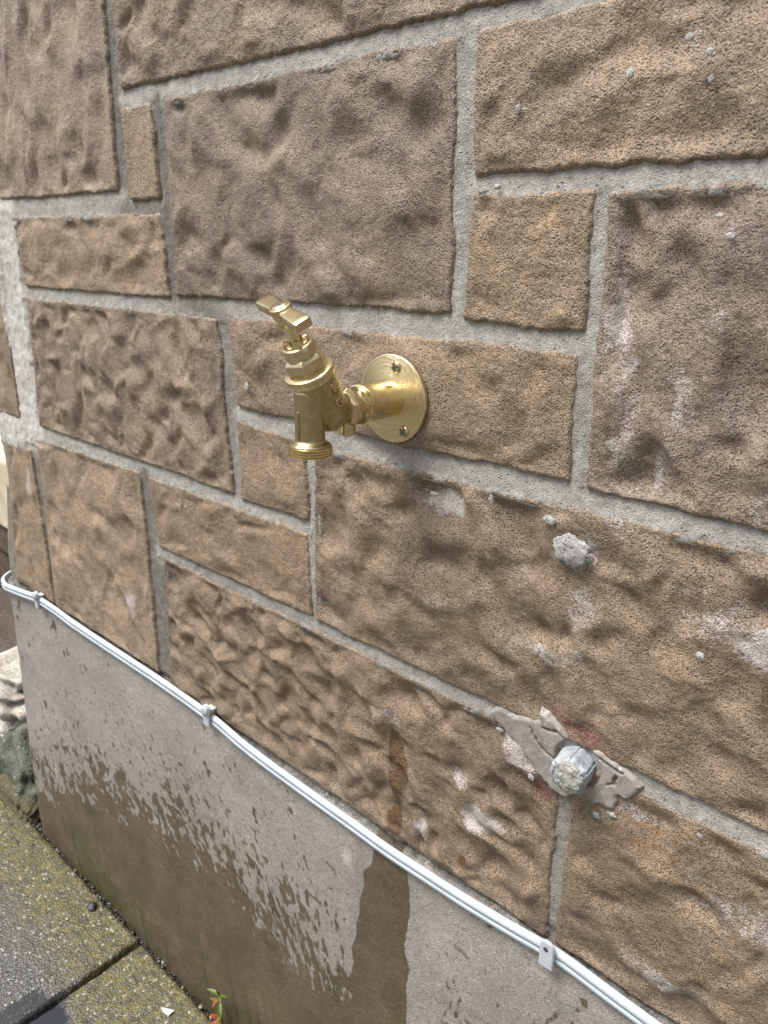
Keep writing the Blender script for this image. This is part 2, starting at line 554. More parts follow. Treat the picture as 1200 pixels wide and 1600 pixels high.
def stone(TL, TR, BR, BL, seed, amp=6.0, L=(30, 30), rot=0.0, base=0.5, tint=1.0, hue=0.0, fine=1.0, saltiness=0.15, res=1.1, mix=0.6, margin=8.0,
          er=3.6, warp=0.35):
    stone_specs.append((TL, TR, BR, BL))
    g = 3.3                                            # the arris lies just under the mortar
    TL, TR, BR, BL = (TL[0] - g, TL[1] + g), (TR[0] + g, TR[1] + g), (BR[0] + g, BR[1] - g), (BL[0] - g, BL[1] - g)
    W = (abs(TR[0] - TL[0]) + abs(BR[0] - BL[0])) / 2
    H = (abs(TL[1] - BL[1]) + abs(TR[1] - BR[1])) / 2
    nu, nv = int(W / res) + 2, int(H / res) + 2

    def ax(n, size):
        t = np.linspace(0, 1, n)
        return np.concatenate([[0], t, [1]])
    U, V = np.meshgrid(ax(nu, W), ax(nv, H))
    TL, TR, BR, BL = (np.array(p, float) for p in (TL, TR, BR, BL))
    P = (TL * (1 - U)[..., None] * (1 - V)[..., None] + TR * U[..., None] * (1 - V)[..., None] +
         BR * U[..., None] * V[..., None] + BL * (1 - U)[..., None] * V[..., None])
    X, Z = P[..., 0], P[..., 1]
    dx = np.minimum(U, 1 - U) * W
    dz = np.minimum(V, 1 - V) * H
    d = np.minimum(dx, dz)
    ew = np.exp(-d / 9)
    # uneven outline
    ox = (2.0 * pn(X / 37, Z / 37, seed + 1) + 1.1 * pn(X / 9, Z / 9, seed + 2) + 0.5 * pn(X / 3.2, Z / 3.2, seed + 3)) * ew
    oz = (2.0 * pn(X / 33, Z / 33, seed + 4) + 1.1 * pn(X / 9, Z / 9, seed + 5) + 0.5 * pn(X / 3.2, Z / 3.2, seed + 6)) * ew
    # relief
    cr, sr = math.cos(rot), math.sin(rot)
    wx = X + L[0] * warp * pn(X / (L[0] * 1.3), Z / (L[1] * 1.3), seed + 7)
    wz = Z + L[1] * warp * pn(X / (L[0] * 1.3), Z / (L[1] * 1.3), seed + 8)
    qx = (wx * cr + wz * sr) / L[0]
    qz = (-wx * sr + wz * cr) / L[1]
    sc = scoop(qx * 0.9, qz * 0.9, seed)
    sc2 = scoop(qx * 1.9 + 5, qz * 1.9, seed + 50)
    pr = fbm(qx * 0.7, qz * 0.7, seed + 9, 2, 0.4)
    dm = dimple(qx * 1.15, qz * 1.15, seed + 70)
    dm2 = dimple(qx * 2.3 + 3, qz * 2.3, seed + 80)
    rel = amp * (.66 * dm + .12 * dm2 + .30 * pr + .35 * (sc - .2))
    mg = sstep(2.0, margin * 1.6, d + 3 * pn(X / 20, Z / 20, seed + 11))
    rel = rel * mg + 1.6 * sstep(0, 45, d)
    rel = rel + fine * (0.30 * pn(X / 8, Z / 8, seed + 12) + 0.24 * pn(X / 3.6, Z / 3.6, seed + 13) + 0.20 * pn(X / 2.2, Z / 2.2, seed + 14))
    face = base + rel
    # the plate of the tap is bedded on a flat spot
    flat = np.exp(-np.maximum(0, np.hypot(X, Z) - 30) ** 2 / 14 ** 2)
    nb = np.exp(-np.maximum(0, np.hypot((X - 157) / 1.5, Z + 219) - 14) ** 2 / 13 ** 2)      # dressed flush round the bolt
    face = face * (1 - nb) + (.7 + .1 * rel) * nb
    face = face * (1 - flat) + np.minimum(face * 0.2 + 5.2, 6.6) * flat
    t1 = np.clip((dx + 0.6 * pn(X / 5, Z / 5, seed + 15)) / er, 0, 1)
    t2 = np.clip((dz + 0.6 * pn(X / 5, Z / 5, seed + 16)) / er, 0, 1)
    prof = np.sqrt(np.clip(1 - (1 - t1) ** 2, 0, 1)) * np.sqrt(np.clip(1 - (1 - t2) ** 2, 0, 1))
    back = np.zeros_like(X, bool)
    back[0, :] = back[-1, :] = back[:, 0] = back[:, -1] = True
    Y = 7.0 - (7.0 + face) * prof
    Y[back] = 28.0
    # colour: patches of the cast stone itself, iron staining, salt bloom
    v = 1 + 0.20 * fbm(X / 60, Z / 60, seed + 20, 3) + 0.12 * pn(X / 14, Z / 14, seed + 21)
    warm = 0.5 * fbm(X / 45, Z / 45, seed + 22, 3) + hue
    tintc = BROWN * (1 + 1.35 * (tint - .97)) * v[..., None] * np.stack([1 + 0.03 * warm, 1 + 0.008 * np.minimum(warm, 0), 1 - 0.075 * warm], -1)
    chip = blob(X, Z, 106, 110, 11, 13) * sstep(-.3, .3, pn(X / 7, Z / 7, 3))
    tintc = tintc * (1 + chip[..., None] * np.array((.45, .36, .2)))
    rust = blob(X, Z, 208, -242, 17, 11) * sstep(-.2, .3, pn(X / 8, Z / 8, 5))
    tintc = tintc * (1 - rust[..., None] * np.array((.05, .28, .55)))
    red = np.maximum(np.exp(-(((X - 160) - (Z + 196) * -1.2) / 16) ** 2 - ((Z + 194) / 9) ** 2), 0.7 * blob(X, Z, 134, -250, 11, 14))
    red = np.clip(red * (.85 + 0.5 * pn(X / 6, Z / 6, 6) + .6 * pn(X / 2.2, Z / 2.2, 8)), 0, 1)
    tintc = tintc * (1 - 0.9 * red[..., None]) + 0.9 * red[..., None] * np.array((0.17, 0.045, 0.040))
    salt = np.zeros_like(X)
    for (cx, cz, r_) in ((141, -73, 15), (124, -58, 9), (186, 181, 7), (176, 188, 7), (84, 168, 6), (148, 177, 6), (223, -111, 7), (-166, -13, 7), (207, 103, 7)):
        salt = np.maximum(salt, .75 * blob(X + 3 * pn(X / 5, Z / 5, 62), Z + 3 * pn(X / 5, Z / 5, 63), cx, cz - 1, r_))
    for (cx, cz, rx, rz, s) in SALT:
        salt = np.maximum(salt, min(1.0, 1.3 * s) * blob(X + 6 * pn(X / 12, Z / 12, 60), Z + 5 * pn(X / 12, Z / 12, 61), cx, cz, rx, rz))
    peak = sstep(0.15, 0.75, sc) * sstep(-.3, .5, pn(X / 70, Z / 70, seed + 30))
    salt = np.clip(salt * (0.55 + 0.9 * sstep(.05, .6, sc)) + saltiness * peak, 0, 1)
    film = np.exp(-d / 4.5) * sstep(-.05, .5, pn(X / 13, Z / 13, seed + 33) + .4 * pn(X / 4, Z / 4, seed + 34))
    salt = np.maximum(salt, .60 * film)                    # cement film dragged over the arrises
    hw = np.interp(Z, DRIP[::-1, 0], DRIP[::-1, 2], 0, 0)
    cxx = np.interp(Z, DRIP[::-1, 0], DRIP[::-1, 1])
    wet = np.clip(0.5 + (hw * 1.05 - np.abs(X - cxx) + 1.5 * pn(X / 6, Z / 6, 71)) / 8, 0, 1) * (hw > 0)
    wet = np.maximum(wet, 0.7 * sstep(1.1, .7, np.hypot((X - 72) / 4, (Z + 350) / 6)))
    P3 = np.stack([X + ox, Y, Z + oz], -1)
    me = grid_mesh("stone", P3 * MM, {'tint': np.clip(tintc, 0.01, 0.8), 'salt': salt, 'wet': wet})
    return link_mesh("stone", me, M_STONE, wall)


# blocks in view, measured in millimetres from the centre of the tap plate
stone((-604, 371), (-340, 372), (-351, 146), (-603, 146), 10, amp=5.5, L=(28, 46), rot=-.15, tint=1.08, hue=-.8, saltiness=.25)
stone((-326, 372), (108, 372), (92, 223), (-324, 226), 20, amp=5.5, L=(34, 30), rot=.5, tint=.92, fine=1.5)
stone((-327, 208), (-283, 207), (-281, 137), (-326, 137), 30, amp=2.0, L=(26, 40), tint=1.12, hue=.4)
stone((-260, 208), (36, 209), (39, 60), (-263, 57), 40, amp=5.5, L=(30, 34), rot=.6, tint=.88, hue=-.9)
stone((53, 209), (420, 211), (420, 139), (56, 139), 50, amp=4.0, L=(34, 28), rot=.5, tint=1.0, fine=1.3, hue=.1)
stone((56, 125), (131, 124), (132, 54), (52, 57), 60, amp=3.0, L=(34, 30), tint=1.0, hue=.35, fine=1.3, saltiness=.05)
stone((143, 124), (330, 125), (330, -34), (145, -33), 70, amp=7.0, L=(24, 38), rot=.2, tint=.95, saltiness=.55, hue=-1.3, fine=1.2)
stone((-572, 124), (-284, 121), (-278, 55), (-568, 53), 80, amp=3.6, L=(34, 24), tint=1.08, hue=.25)
stone((-567, 38), (-209, 38), (-200, -111), (-582, -110), 90, amp=6.0, L=(24, 28), rot=.3, tint=.96, hue=-.6, saltiness=.2)
stone((-189, 40), (130, 40), (131, -31), (-183, -31), 100, amp=3.6, L=(34, 28), rot=.1, tint=.98, hue=.15, fine=1.3)
stone((-184, -46), (-102, -51), (-100, -112), (-185, -114), 110, amp=3.0, L=(24, 30), tint=.98, hue=.2)
stone((-86, -52), (330, -48), (330, -203), (-91, -200), 122, amp=7.0, L=(31, 29), rot=-.2, tint=.92, saltiness=.4, hue=-.1, fine=1.1)
stone((-594, -130), (-359, -126), (-360, -360), (-609, -360), 130, amp=5.0, L=(34, 40), rot=.7, tint=1.14, hue=-.2, saltiness=.3)
stone((-339, -128), (-101, -127), (-99, -198), (-331, -199), 140, amp=3.4, L=(44, 26), rot=.3, tint=1.0, hue=.3)
stone((-323, -212), (143, -216), (145, -370), (-334, -366), 150, amp=7.5, L=(25, 22), rot=-.4, tint=.88, saltiness=.3, hue=.15)
stone((157, -219), (520, -217), (520, -371), (156, -370), 160, amp=4.6, L=(30, 26), rot=-.1, tint=.88, saltiness=.35, hue=.1)
stone((-690, -152), (-621, -150), (-616, -360), (-738, -360), 170, amp=3.5, L=(26, 34), tint=1.1, hue=.5, saltiness=.4, res=1.8)
stone((-703, 66), (-637, 62), (-638, -108), (-708, -110), 180, amp=3.5, L=(30, 34), tint=1.0, saltiness=.35, res=1.8)
# the same wall going on outside the photograph
far = dict(res=5.0, amp=5.0, L=(34, 30), fine=.6)
stone((-703, 371), (-637, 371), (-637, 80), (-703, 80), 190, **far)
stone((122, 372), (420, 372), (420, 226), (106, 224), 200, **far)
stone((344, 124), (640, 124), (640, -34), (344, -34), 210, **far)
stone((344, -49), (700, -49), (700, -203), (344, -203), 220, **far)
stone((434, 372), (760, 372), (760, 139), (434, 139), 230, **far)
stone((534, -217), (860, -217), (860, -362), (534, -362), 240, **far)
stone((654, 124), (860, 124), (860, -34), (654, -34), 250, **far)
stone((714, -49), (860, -49), (860, -203), (714, -203), 260, **far)
for i, (a0, a1) in enumerate(((-703, -420), (-406, -120), (-106, 240), (254, 520), (534, 860))):
    stone((a0, 540), (a1, 540), (a1, 386), (a0, 386), 270 + i, **far)

# mortar: one bed behind and between the blocks, struck so the upper edge sits deeper
res = 1.6
xs = np.concatenate([np.arange(-706, 330, res), np.arange(330, 862, 8)])
zs = np.concatenate([np.arange(-388.0, 330, res), np.arange(330, 545, 8)])
X, Z = np.meshgrid(xs, zs)
under = np.full(X.shape, -1e4)
top = np.full(X.shape, 1e4)
bot = np.full(X.shape, -1e4)
lef = np.full(X.shape, -1e4)
rig = np.full(X.shape, 1e4)
for (TL, TR, BR, BL) in stone_specs:
    tx = np.clip((X - BL[0]) / (BR[0] - BL[0]), 0, 1)
    zb = BL[1] + (BR[1] - BL[1]) * tx
    zt = TL[1] + (TR[1] - TL[1]) * tx
    tz = np.clip((Z - BL[1]) / (TL[1] - BL[1]), 0, 1)
    xl = BL[0] + (TL[0] - BL[0]) * tz
    xr = BR[0] + (TR[0] - BR[0]) * tz
    inx = (X >= min(TL[0], BL[0]) - 4) & (X <= max(TR[0], BR[0]) + 4)
    inz = (Z >= min(BL[1], BR[1]) - 4) & (Z <= max(TL[1], TR[1]) + 4)
    depth = np.minimum(np.minimum(Z - zb, zt - Z), np.minimum(X - xl, xr - X))
    under = np.maximum(under, depth)
    mid_z = (zb + zt) / 2
    mid_x = (xl + xr) / 2
    top = np.where(inx & (Z < mid_z), np.minimum(top, zb), top)
    bot = np.where(inx & (Z >= mid_z), np.maximum(bot, zt), bot)
    rig = np.where(inz & (X < mid_x), np.minimum(rig, xl), rig)
    lef = np.where(inz & (X >= mid_x), np.maximum(lef, xr), lef)


def blur(A, n):
    k_ = np.exp(-np.linspace(-2, 2, 2 * n + 1) ** 2 / 1.0)
    k_ /= k_.sum()
    for ax_ in (0, 1):
        A = np.apply_along_axis(lambda m: np.convolve(np.pad(m, n, mode='edge'), k_, mode='valid'), ax_, A)
    return A


du = np.clip(top - Z, 0, 60)
dd = np.clip(Z - bot, 0, 60)
dl = np.clip(X - lef, 0, 60)
dr_ = np.clip(rig - X, 0, 60)
bed = blur(np.exp(-(du + dd) / 9.0), 5)
upr = blur(np.exp(-(dl + dr_) / 9.0), 5)
share = np.clip(bed / (bed + upr + 1e-4), 0, 1)      # 1 in a bed joint, 0 in an upright joint
left_old = sstep(-150, -230, X)                      # the older, deeper pointing at the left
Y = 0.9 + blur(2.6 * np.exp(-du / 6.0) - 0.5 * np.exp(-dd / 5.0), 2) * np.clip(share * 1.4, 0, 1)
Y += (1 - share) * (.6 + 1.5 * left_old)
Y += 0.5 * pn(X / 28, Z / 28, 501) + 0.35 * pn(X / 9, Z / 9, 502) + 0.30 * pn(X / 4.2, Z / 4.2, 503)
rag = np.minimum(np.minimum(np.abs(Z - bot), np.abs(top - Z)), np.minimum(np.abs(X - lef), np.abs(rig - X)))
Y -= 1.5 * np.exp(-rag / 2.5) * np.maximum(0, pn(X / 6, Z / 6, 504) + .25) * (0.3 + share)      # smears over the arrises
cl = 0.345 * (1 + 0.13 * fbm(X / 40, Z / 40, 505, 3) + 0.10 * pn(X / 9, Z / 9, 506))
old = np.clip((1 - share) * left_old + np.maximum(blob(X, Z, -310, 128, 45, 14), blob(X, Z, -235, 48, 45, 11)) + 0.6 * blob(X, Z, -200, -210, 160, 12)
              + 0.95 * sstep(-352, -361, Z) + .55 * sstep(-205, -240, Z), 0, 1)
pale = blur(sstep(-568, -580, X) * sstep(-165, -140, Z), 4)
old = np.clip((old + .25 * pn(X / 14, Z / 14, 507) * old) * (1 - pale), 0, 1)
cl = cl * (1 - 0.50 * old) * (1 + .55 * pale)
sandy = .55 * np.exp(-rag / 2.2) * sstep(-.2, .4, pn(X / 7, Z / 7, 513))
tintc = cl[..., None] * (np.array((1.0, .965, .895)) * (1 - old)[..., None] + np.array((1.0, .94, .83)) * old[..., None])
Y -= (2.0 + 0.6 * pn(X / 12, Z / 12, 512)) * pale
Y += 1.5 * sstep(-357, -364, Z) * (.6 + pn(X / 16, Z / 10, 511))
Y += 14 * sstep(3.5, 7.0, under)
tintc = tintc * (1 - sandy[..., None]) + BROWN * .75 * sandy[..., None]
me = grid_mesh("mortar", np.stack([X, Y, Z], -1) * MM, {'tint': np.clip(tintc, .02, .8), 'salt': 0 * X, 'wet': 0 * X})
link_mesh("mortar", me, M_MORTAR, wall)

# solid backing behind the face, with the short return of the corner
bm = bmesh.new()
box(bm, (-706, 14, -810), (1100, 330, 560))
me_b = bm_obj("masonry_core", bm, plain("core_grey", (0.26, 0.24, 0.21), 0.9, 0.3, 0.25, 25, 0.004), wall, smooth=False)

# mortar packed into the corner above the plinth
bm = bmesh.new()
vs = [bm.verts.new(Vector(p_) * MM) for p_ in ((-779, 9, -372), (-770, 7, -345), (-735, 6, -215), (-700, 6, -215), (-700, 6, -372),
                                               (-779, 280, -372), (-770, 280, -345), (-735, 280, -215), (-700, 280, -215), (-700, 280, -372))]
for f_ in ((0, 1, 2, 3, 4), (9, 8, 7, 6, 5), (0, 5, 6, 1), (1, 6, 7, 2), (2, 7, 8, 3), (3, 8, 9, 4), (4, 9, 5, 0)):
    bm.faces.new([vs[i] for i in f_])
bmesh.ops.bevel(bm, geom=bm.edges[:], offset=5 * MM, segments=3, affect='EDGES')
bmesh.ops.triangulate(bm, faces=bm.faces[:])
bmesh.ops.subdivide_edges(bm, edges=[e for e in bm.edges if e.calc_length() > .02], cuts=6)
for v in bm.verts:
    n = pn(np.array([v.co.x * 70 + v.co.y * 40]), np.array([v.co.z * 70 + v.co.y * 30]), 43)[0]
    v.co.x += .004 * n
    v.co.y -= .003 * n
o = bm_obj("corner_mortar", bm, M_MORTAR, wall, sharp=70)
at = o.data.attributes.new('tint', 'FLOAT_COLOR', 'POINT')
at.data.foreach_set('color', np.tile(np.array((.24, .225, .20, 1), np.float32), len(o.data.vertices)))

# cement plinth under the cable, leaning slightly outwards, wet with splashes
res = 1.5
xs = np.concatenate([np.linspace(-776, 300, int(1045 / res)), np.linspace(308, 1100, 60)])
zs = np.concatenate([np.linspace(-362, -368, 6)[:-1], np.linspace(-368, -815, int(447 / res))])
X, Z = np.meshgrid(xs, zs)
left_edge = -776 + (-370 - Z) * 0.035
X = np.where(xs[None, :] < 0, X + (left_edge + 776) * np.clip(-X / 776, 0, 1) ** 3, X)
Y = -3.5 - 14 * sstep(-380, -800, Z)
topround = np.clip((-368 - Z) / 7, -2, 1)
Y += np.where(Z > -375, 6.0 * (1 - np.sqrt(np.clip(1 - (1 - np.clip(topround, 0, 1)) ** 2, 0, 1))), 0)
Y = np.where(Z > -368, 2.5 + (Z + 368) * 1.2, Y)
zdrop = np.interp(X, [-776, -320, -185, 155, 1100], [0, 0, -7, -6, -14]) * sstep(-430, -368, Z)
cw = np.clip((X - left_edge) / 22, 0, 1)                       # rounded corner
Y += 22 * (1 - np.sqrt(np.clip(1 - (1 - cw) ** 2, 0, 1)))
Y += 1.3 * fbm(X / 130, Z / 130, 601, 3) + 0.35 * pn(X / 16, Z / 16, 602) + 0.14 * pn(X / 5, Z / 5, 603)
# how wet: the splash line, the run under the tap, and drops thrown up from the foot
bx = np.array([-780, -749, -509, -374, -282, -222, -187, -143, -102, -52, -42, -39, -31, -24, -17, 13, 21, 22, 24, 26, 45, 90, 160, 300, 1100], float)
bz = np.array([-735, -728, -607, -580, -565, -564, -587, -585, -588, -584, -548, -499, -440, -402, -362, -358, -398, -480, -535, -556, -575, -590, -600, -640, -660], float)
line = np.interp(X + 5 * pn(X / 14, Z / 30, 610), bx, bz)
dist = line - Z
below = -800 - Z
ox_, oz_ = X - 0, Z + 830
rr = np.hypot(ox_, oz_) + 1e-3
th_ = np.arctan2(oz_, ox_)
mottle = pn(th_ * 420 / 11.0, rr / 22, 611) * .75 + pn(th_ * 420 / 5.5, rr / 9.5, 612) * .62 + pn(th_ * 420 / 30, rr / 60, 614) * .55 + pn(th_ * 420 / 3.2, rr / 5, 615) * .28
run = np.exp(-((X + 5) / 42) ** 2) * sstep(-578, -545, Z)      # crisp edge along the run
prob = sstep(-210, 75, dist) ** 1.7
field = .5 + (prob - (.5 + .62 * mottle)) * 1.5
crisp = .5 + np.clip(dist / 16, -1.4, 2) + .25 * mottle
field = field * (1 - run) + crisp * run
field = np.maximum(field, np.where(dist > 30, .5 + (dist - 30) / 60 + .35 * mottle, 0))
spot = sstep(.50, .66, pn(X / 9 + Z / 30, Z / 13, 613) + .2 * mottle) * sstep(-260, -120, dist) * sstep(-400, -440, Z)
field = np.maximum(field, spot * .62 * (1 - run))
cl = 0.325 * (1 + .12 * fbm(X / 90, Z / 90, 620, 3) + .05 * pn(X / 20, Z / 20, 621))
band = sstep(-435, -375, Z + 12 * pn(X / 60, Z / 60, 622))
cl = cl * (1 + .16 * band)
ledge_shade = sstep(-373, -369, Z)
cl = cl * (1 - .66 * ledge_shade * (1 + .3 * pn(X / 6, Z / 6, 629)))  # shade of the gap above the cable, put into the colour of the plinth top
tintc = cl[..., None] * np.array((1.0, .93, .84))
gre = sstep(-700, -800, Z + 40 * pn(X / 90, Z / 90, 623)) * sstep(.1, -.5, pn(X / 160, Z / 160, 624) - .2)
tintc = tintc * (1 - gre[..., None] * np.array((.38, .22, .55)))
streak = sstep(.25, .6, pn(X / 11 + .2 * Z / 11, Z / 160, 625)) * sstep(-640, -760, Z)
tintc = tintc * (1 - .30 * streak[..., None])
lime = np.exp(-((Z + 742 + 14 * pn(X / 120, Z * 0, 626)) / 5) ** 2) * sstep(-640, -540, X) * sstep(-330, -420, X)
salt = np.clip(.8 * lime * sstep(-.3, .3, pn(X / 20, Z / 8, 627)) + .8 * blob(X, Z, -52, -425, 9, 14) + .7 * blob(X, Z, -662, -640, 4, 40) + .35 * band * sstep(-.2, .5, pn(X / 30, Z / 30, 628)), 0, 1)
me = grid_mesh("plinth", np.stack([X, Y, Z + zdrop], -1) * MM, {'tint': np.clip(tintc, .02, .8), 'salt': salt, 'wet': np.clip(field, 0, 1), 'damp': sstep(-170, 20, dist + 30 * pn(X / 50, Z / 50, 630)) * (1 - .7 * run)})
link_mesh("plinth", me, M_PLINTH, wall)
bm = bmesh.new()
box(bm, (-757, 18, -815), (1100, 330, -366))
bm_obj("plinth_core", bm, bpy.data.materials["core_grey"], wall, smooth=False)


# lumps of mortar left on the faces
def lump(x, z, rx, rz, h, seed, tone=0.40, y0=-3.0, name="mortar_lump"):
    bm = bmesh.new()
    bmesh.ops.create_icosphere(bm, subdivisions=4 if rx > 6 else 3, radius=1.0)
    co = np.array([v.co for v in bm.verts])
    n = 1 + .26 * pn(co[:, 0] * 1.7 + seed, co[:, 2] * 1.7 + co[:, 1], seed) + .13 * pn(co[:, 0] * 4 + seed, co[:, 2] * 4 + co[:, 1] * 3, seed + 1) \
        + .08 * pn(co[:, 0] * 9, co[:, 2] * 9 + co[:, 1] * 7, seed + 2)
    for v, c, k_ in zip(bm.verts, co, n):
        v.co = ((x + c[0] * rx * k_) * MM, (y0 + c[1] * h * k_) * MM, (z + c[2] * rz * k_) * MM)
    me = bpy.data.meshes.new(name)
    for f_ in bm.faces:
        f_.smooth = True
    bm.to_mesh(me)
    bm.free()
    at = me.attributes.new('tint', 'FLOAT_COLOR', 'POINT')
    col = np.ones((len(me.vertices), 4), np.float32)
    col[:, :3] = np.array((tone, tone * .98, tone * .94)) * (1 + .25 * (n - 1))[:, None]
    at.data.foreach_set('color', col.ravel())
    return link_mesh(name, me, M_MORTAR, wall)


for i, (x, z, rx, rz, h, y0) in enumerate(((141, -73, 12, 9, 6, -4), (124, -58, 8, 5, 4, -3.5), (81, -55, 3.5, 6, 3, -3), (-166, -13, 4.5, 6, 4, -3),
                                           (148, 177, 3.5, 4, 2.5, -4), (84, 168, 3.5, 4.5, 2, -3), (186, 181, 3.4, 2.6, 2, -5), (188, 170, 2.2, 3, 2, -4),
                                           (176, 188, 4, 3, 2, -5), (223, -111, 4, 3.5, 3, -5), (238, -224, 3, 3, 2.5, -3), (-281, -140, 2.5, 7, 1.6, -3),
                                           (207, 103, 4, 3, 2, -5), (62, 128, 5, 3, 3, -2), (72, 130, 4, 2.6, 3, -1), (33, -62, 6, 2.6, 2.5, -1),
                                           (-5, -47, 4, 2, 2.4, 0), (200, 112, 3, 2, 2, -3), (175, -246, 5, 4, 4, -3), (185, -240, 6, 3, 4, -3),
                                           (108, -228, 7, 5, 4, -3), (117, -237, 6, 5, 4, -3), (126, -243, 4, 4, 3, -3), (98, -219, 5, 3, 3, -2))):
    sc__ = 1.0 if rx > 11 else .58
    lump(x, z, rx * sc__, rz * sc__, h * .38 * sc__, 900 + i * 5, tone=.36 + .06 * math.sin(i * 2.3), y0=y0)

# smooth cracked filler dragged round the bolt
BX, BZ = 157.0, -217.0
xs = np.arange(84, 222, .8)
zs = np.arange(-258, -180, .8)
X, Z = np.meshgrid(xs, zs)
poly = [(125, -193), (133, -194), (143, -197), (152, -203), (168, -202), (181, -204), (194, -208), (202, -213), (199, -218), (194, -224), (190, -224), (186, -236), (174, -240), (164, -236),
        (152, -246), (140, -244), (128, -236), (114, -227), (100, -217), (84, -209), (92, -204), (108, -203), (122, -201), (128, -199)]
pa = np.array(poly, float)
pa = np.array((BX, BZ)) + (pa - np.array((BX, BZ))) * np.array((.94, 1.0))
dmin = np.full(X.shape, 1e9)
inside = np.zeros(X.shape, bool)
Xw = X + 1.8 * pn(X / 9, Z / 9, 700) + .9 * pn(X / 3.5, Z / 3.5, 701)
Zw = Z + 1.8 * pn(X / 9, Z / 9, 702) + .9 * pn(X / 3.5, Z / 3.5, 703)
for i in range(len(pa)):
    p, q = pa[i], pa[(i + 1) % len(pa)]
    e = q - p
    t = np.clip(((Xw - p[0]) * e[0] + (Zw - p[1]) * e[1]) / (e @ e), 0, 1)
    dmin = np.minimum(dmin, np.hypot(Xw - p[0] - t * e[0], Zw - p[1] - t * e[1]))
    c1 = ((p[1] > Zw) != (q[1] > Zw)) & (Xw < (q[0] - p[0]) * (Zw - p[1]) / (q[1] - p[1] + 1e-12) + p[0])
    inside ^= c1
sd_ = np.where(inside, dmin, -dmin)
Y = -2.3 - .35 * sstep(0, 1.2, sd_) - .35 * pn(X / 22, Z / 22, 704) - .18 * pn(X / 5, Z / 5, 705)
crack = np.zeros_like(X)
for pts in ([(158, -206), (150, -203), (140, -200), (132, -202)], [(158, -206), (162, -203), (170, -204), (178, -207), (188, -208)], [(146, -222), (136, -219), (128, -214), (122, -206)],
            [(184, -212), (183, -218), (179, -221)], [(163, -205), (162, -210), (158, -206)], [(150, -247), (162, -240), (176, -238)]):
    for p, q in zip(pts[:-1], pts[1:]):
        p, q = np.array(p, float), np.array(q, float)
        e = q - p
        xx, zz = X + 1.2 * pn(X / 4, Z / 4, 706), Z + 1.2 * pn(X / 4, Z / 4, 707)
        t = np.clip(((xx - p[0]) * e[0] + (zz - p[1]) * e[1]) / (e @ e), 0, 1)
        crack = np.maximum(crack, sstep(.95, .3, np.hypot(xx - p[0] - t * e[0], zz - p[1] - t * e[1])))
Y += 3.6 * crack
Y = np.where(sd_ < 0, -2.5 + np.minimum(14, -sd_ * 2.6), Y)
hole = np.hypot(X - BX - 1, Z - BZ - 1)
Y += 5 * sstep(17, 14.5, hole)
cl = .27 * (1 + .08 * fbm(X / 25, Z / 25, 708, 3))
cl = cl * (1 - .25 * sstep(6, 0, sd_) * sstep(-.2, .4, pn(X / 7, Z / 7, 709)))
tintc = cl[..., None] * np.array((1., .92, .83))
me = grid_mesh("mortar_patch", np.stack([X, Y, Z], -1) * MM, {'tint': tintc, 'salt': .5 * sstep(2.5, 0, sd_) * sstep(0, .5, pn(X / 9, Z / 9, 710)), 'wet': 0 * X})
keep = (sd_ > -6)
bmx = bmesh.new()
bmx.from_mesh(me)
bmx.verts.ensure_lookup_table()
kf = keep.ravel()
bmesh.ops.delete(bmx, geom=[v for v in bmx.verts if not kf[v.index]], context='VERTS')
bmx.to_mesh(me)
bmx.free()
tag(link_mesh("mortar_patch", me, M_PATCH, wall), "smooth cracked grey-brown filler round the bolt head")

# ------------------------------------------------------------------ the tap
tap = empty("bib_tap", (0, -0.005, 0))
tag(tap, "brass garden bib tap on a round plate screwed to the wall", "tap")
AX = Vector((0, -.485, .874)).normalized()
D0 = Vector((0, -79.8, 21.4)) + AX * 4.3          # middle of the bonnet disc on the bonnet axis
OUT = Vector((0, -1, 0))

# wall plate
bm = bmesh.new()
lathe(bm, (0, -6.6, 0), OUT, [(0, 29.4), (.3, 29.8), (2.4, 29.8), (2.8, 29.5), (3.0, 29.0), (3.0, 14.0), (3.4, 12.9)], 128)
plate = bm_obj("wall_plate", bm, M_BRASS_BRUSHED, tap, sharp=35)
for (sx, sz, ph) in ((4.7, 21.8, .3), (12.4, -20.6, .9), (-20.5, 0.5, 1.4)):
    bm = bmesh.new()
    lathe(bm, (sx, -9.0, sz), OUT, [(0, 4.0), (1.0, 4.0), (1.9, 3.4), (2.4, 2.2)], 32)
    s_ = bm_obj("screw", bm, M_SCREW, plate)
    bm = bmesh.new()
    for j in range(2):
        c_, s2 = math.cos(ph + j * math.pi / 2), math.sin(ph + j * math.pi / 2)
        vs = []
        for (u_, w_) in ((-3.0, -.75), (3.0, -.75), (3.0, .75), (-3.0, .75)):
            for yy in (-10.6, -11.45 - .012 * j):
                vs.append(bm.verts.new(Vector(((sx + u_ * c_ - w_ * s2), yy, (sz + u_ * s2 + w_ * c_))) * MM))
        for f_ in ((0, 2, 4, 6), (1, 3, 5, 7), (0, 1, 3, 2), (2, 3, 5, 4), (4, 5, 7, 6), (6, 7, 1, 0)):
            bm.faces.new([vs[i] for i in f_])
    bm_obj("recess", bm, M_NAIL, plate, smooth=False)

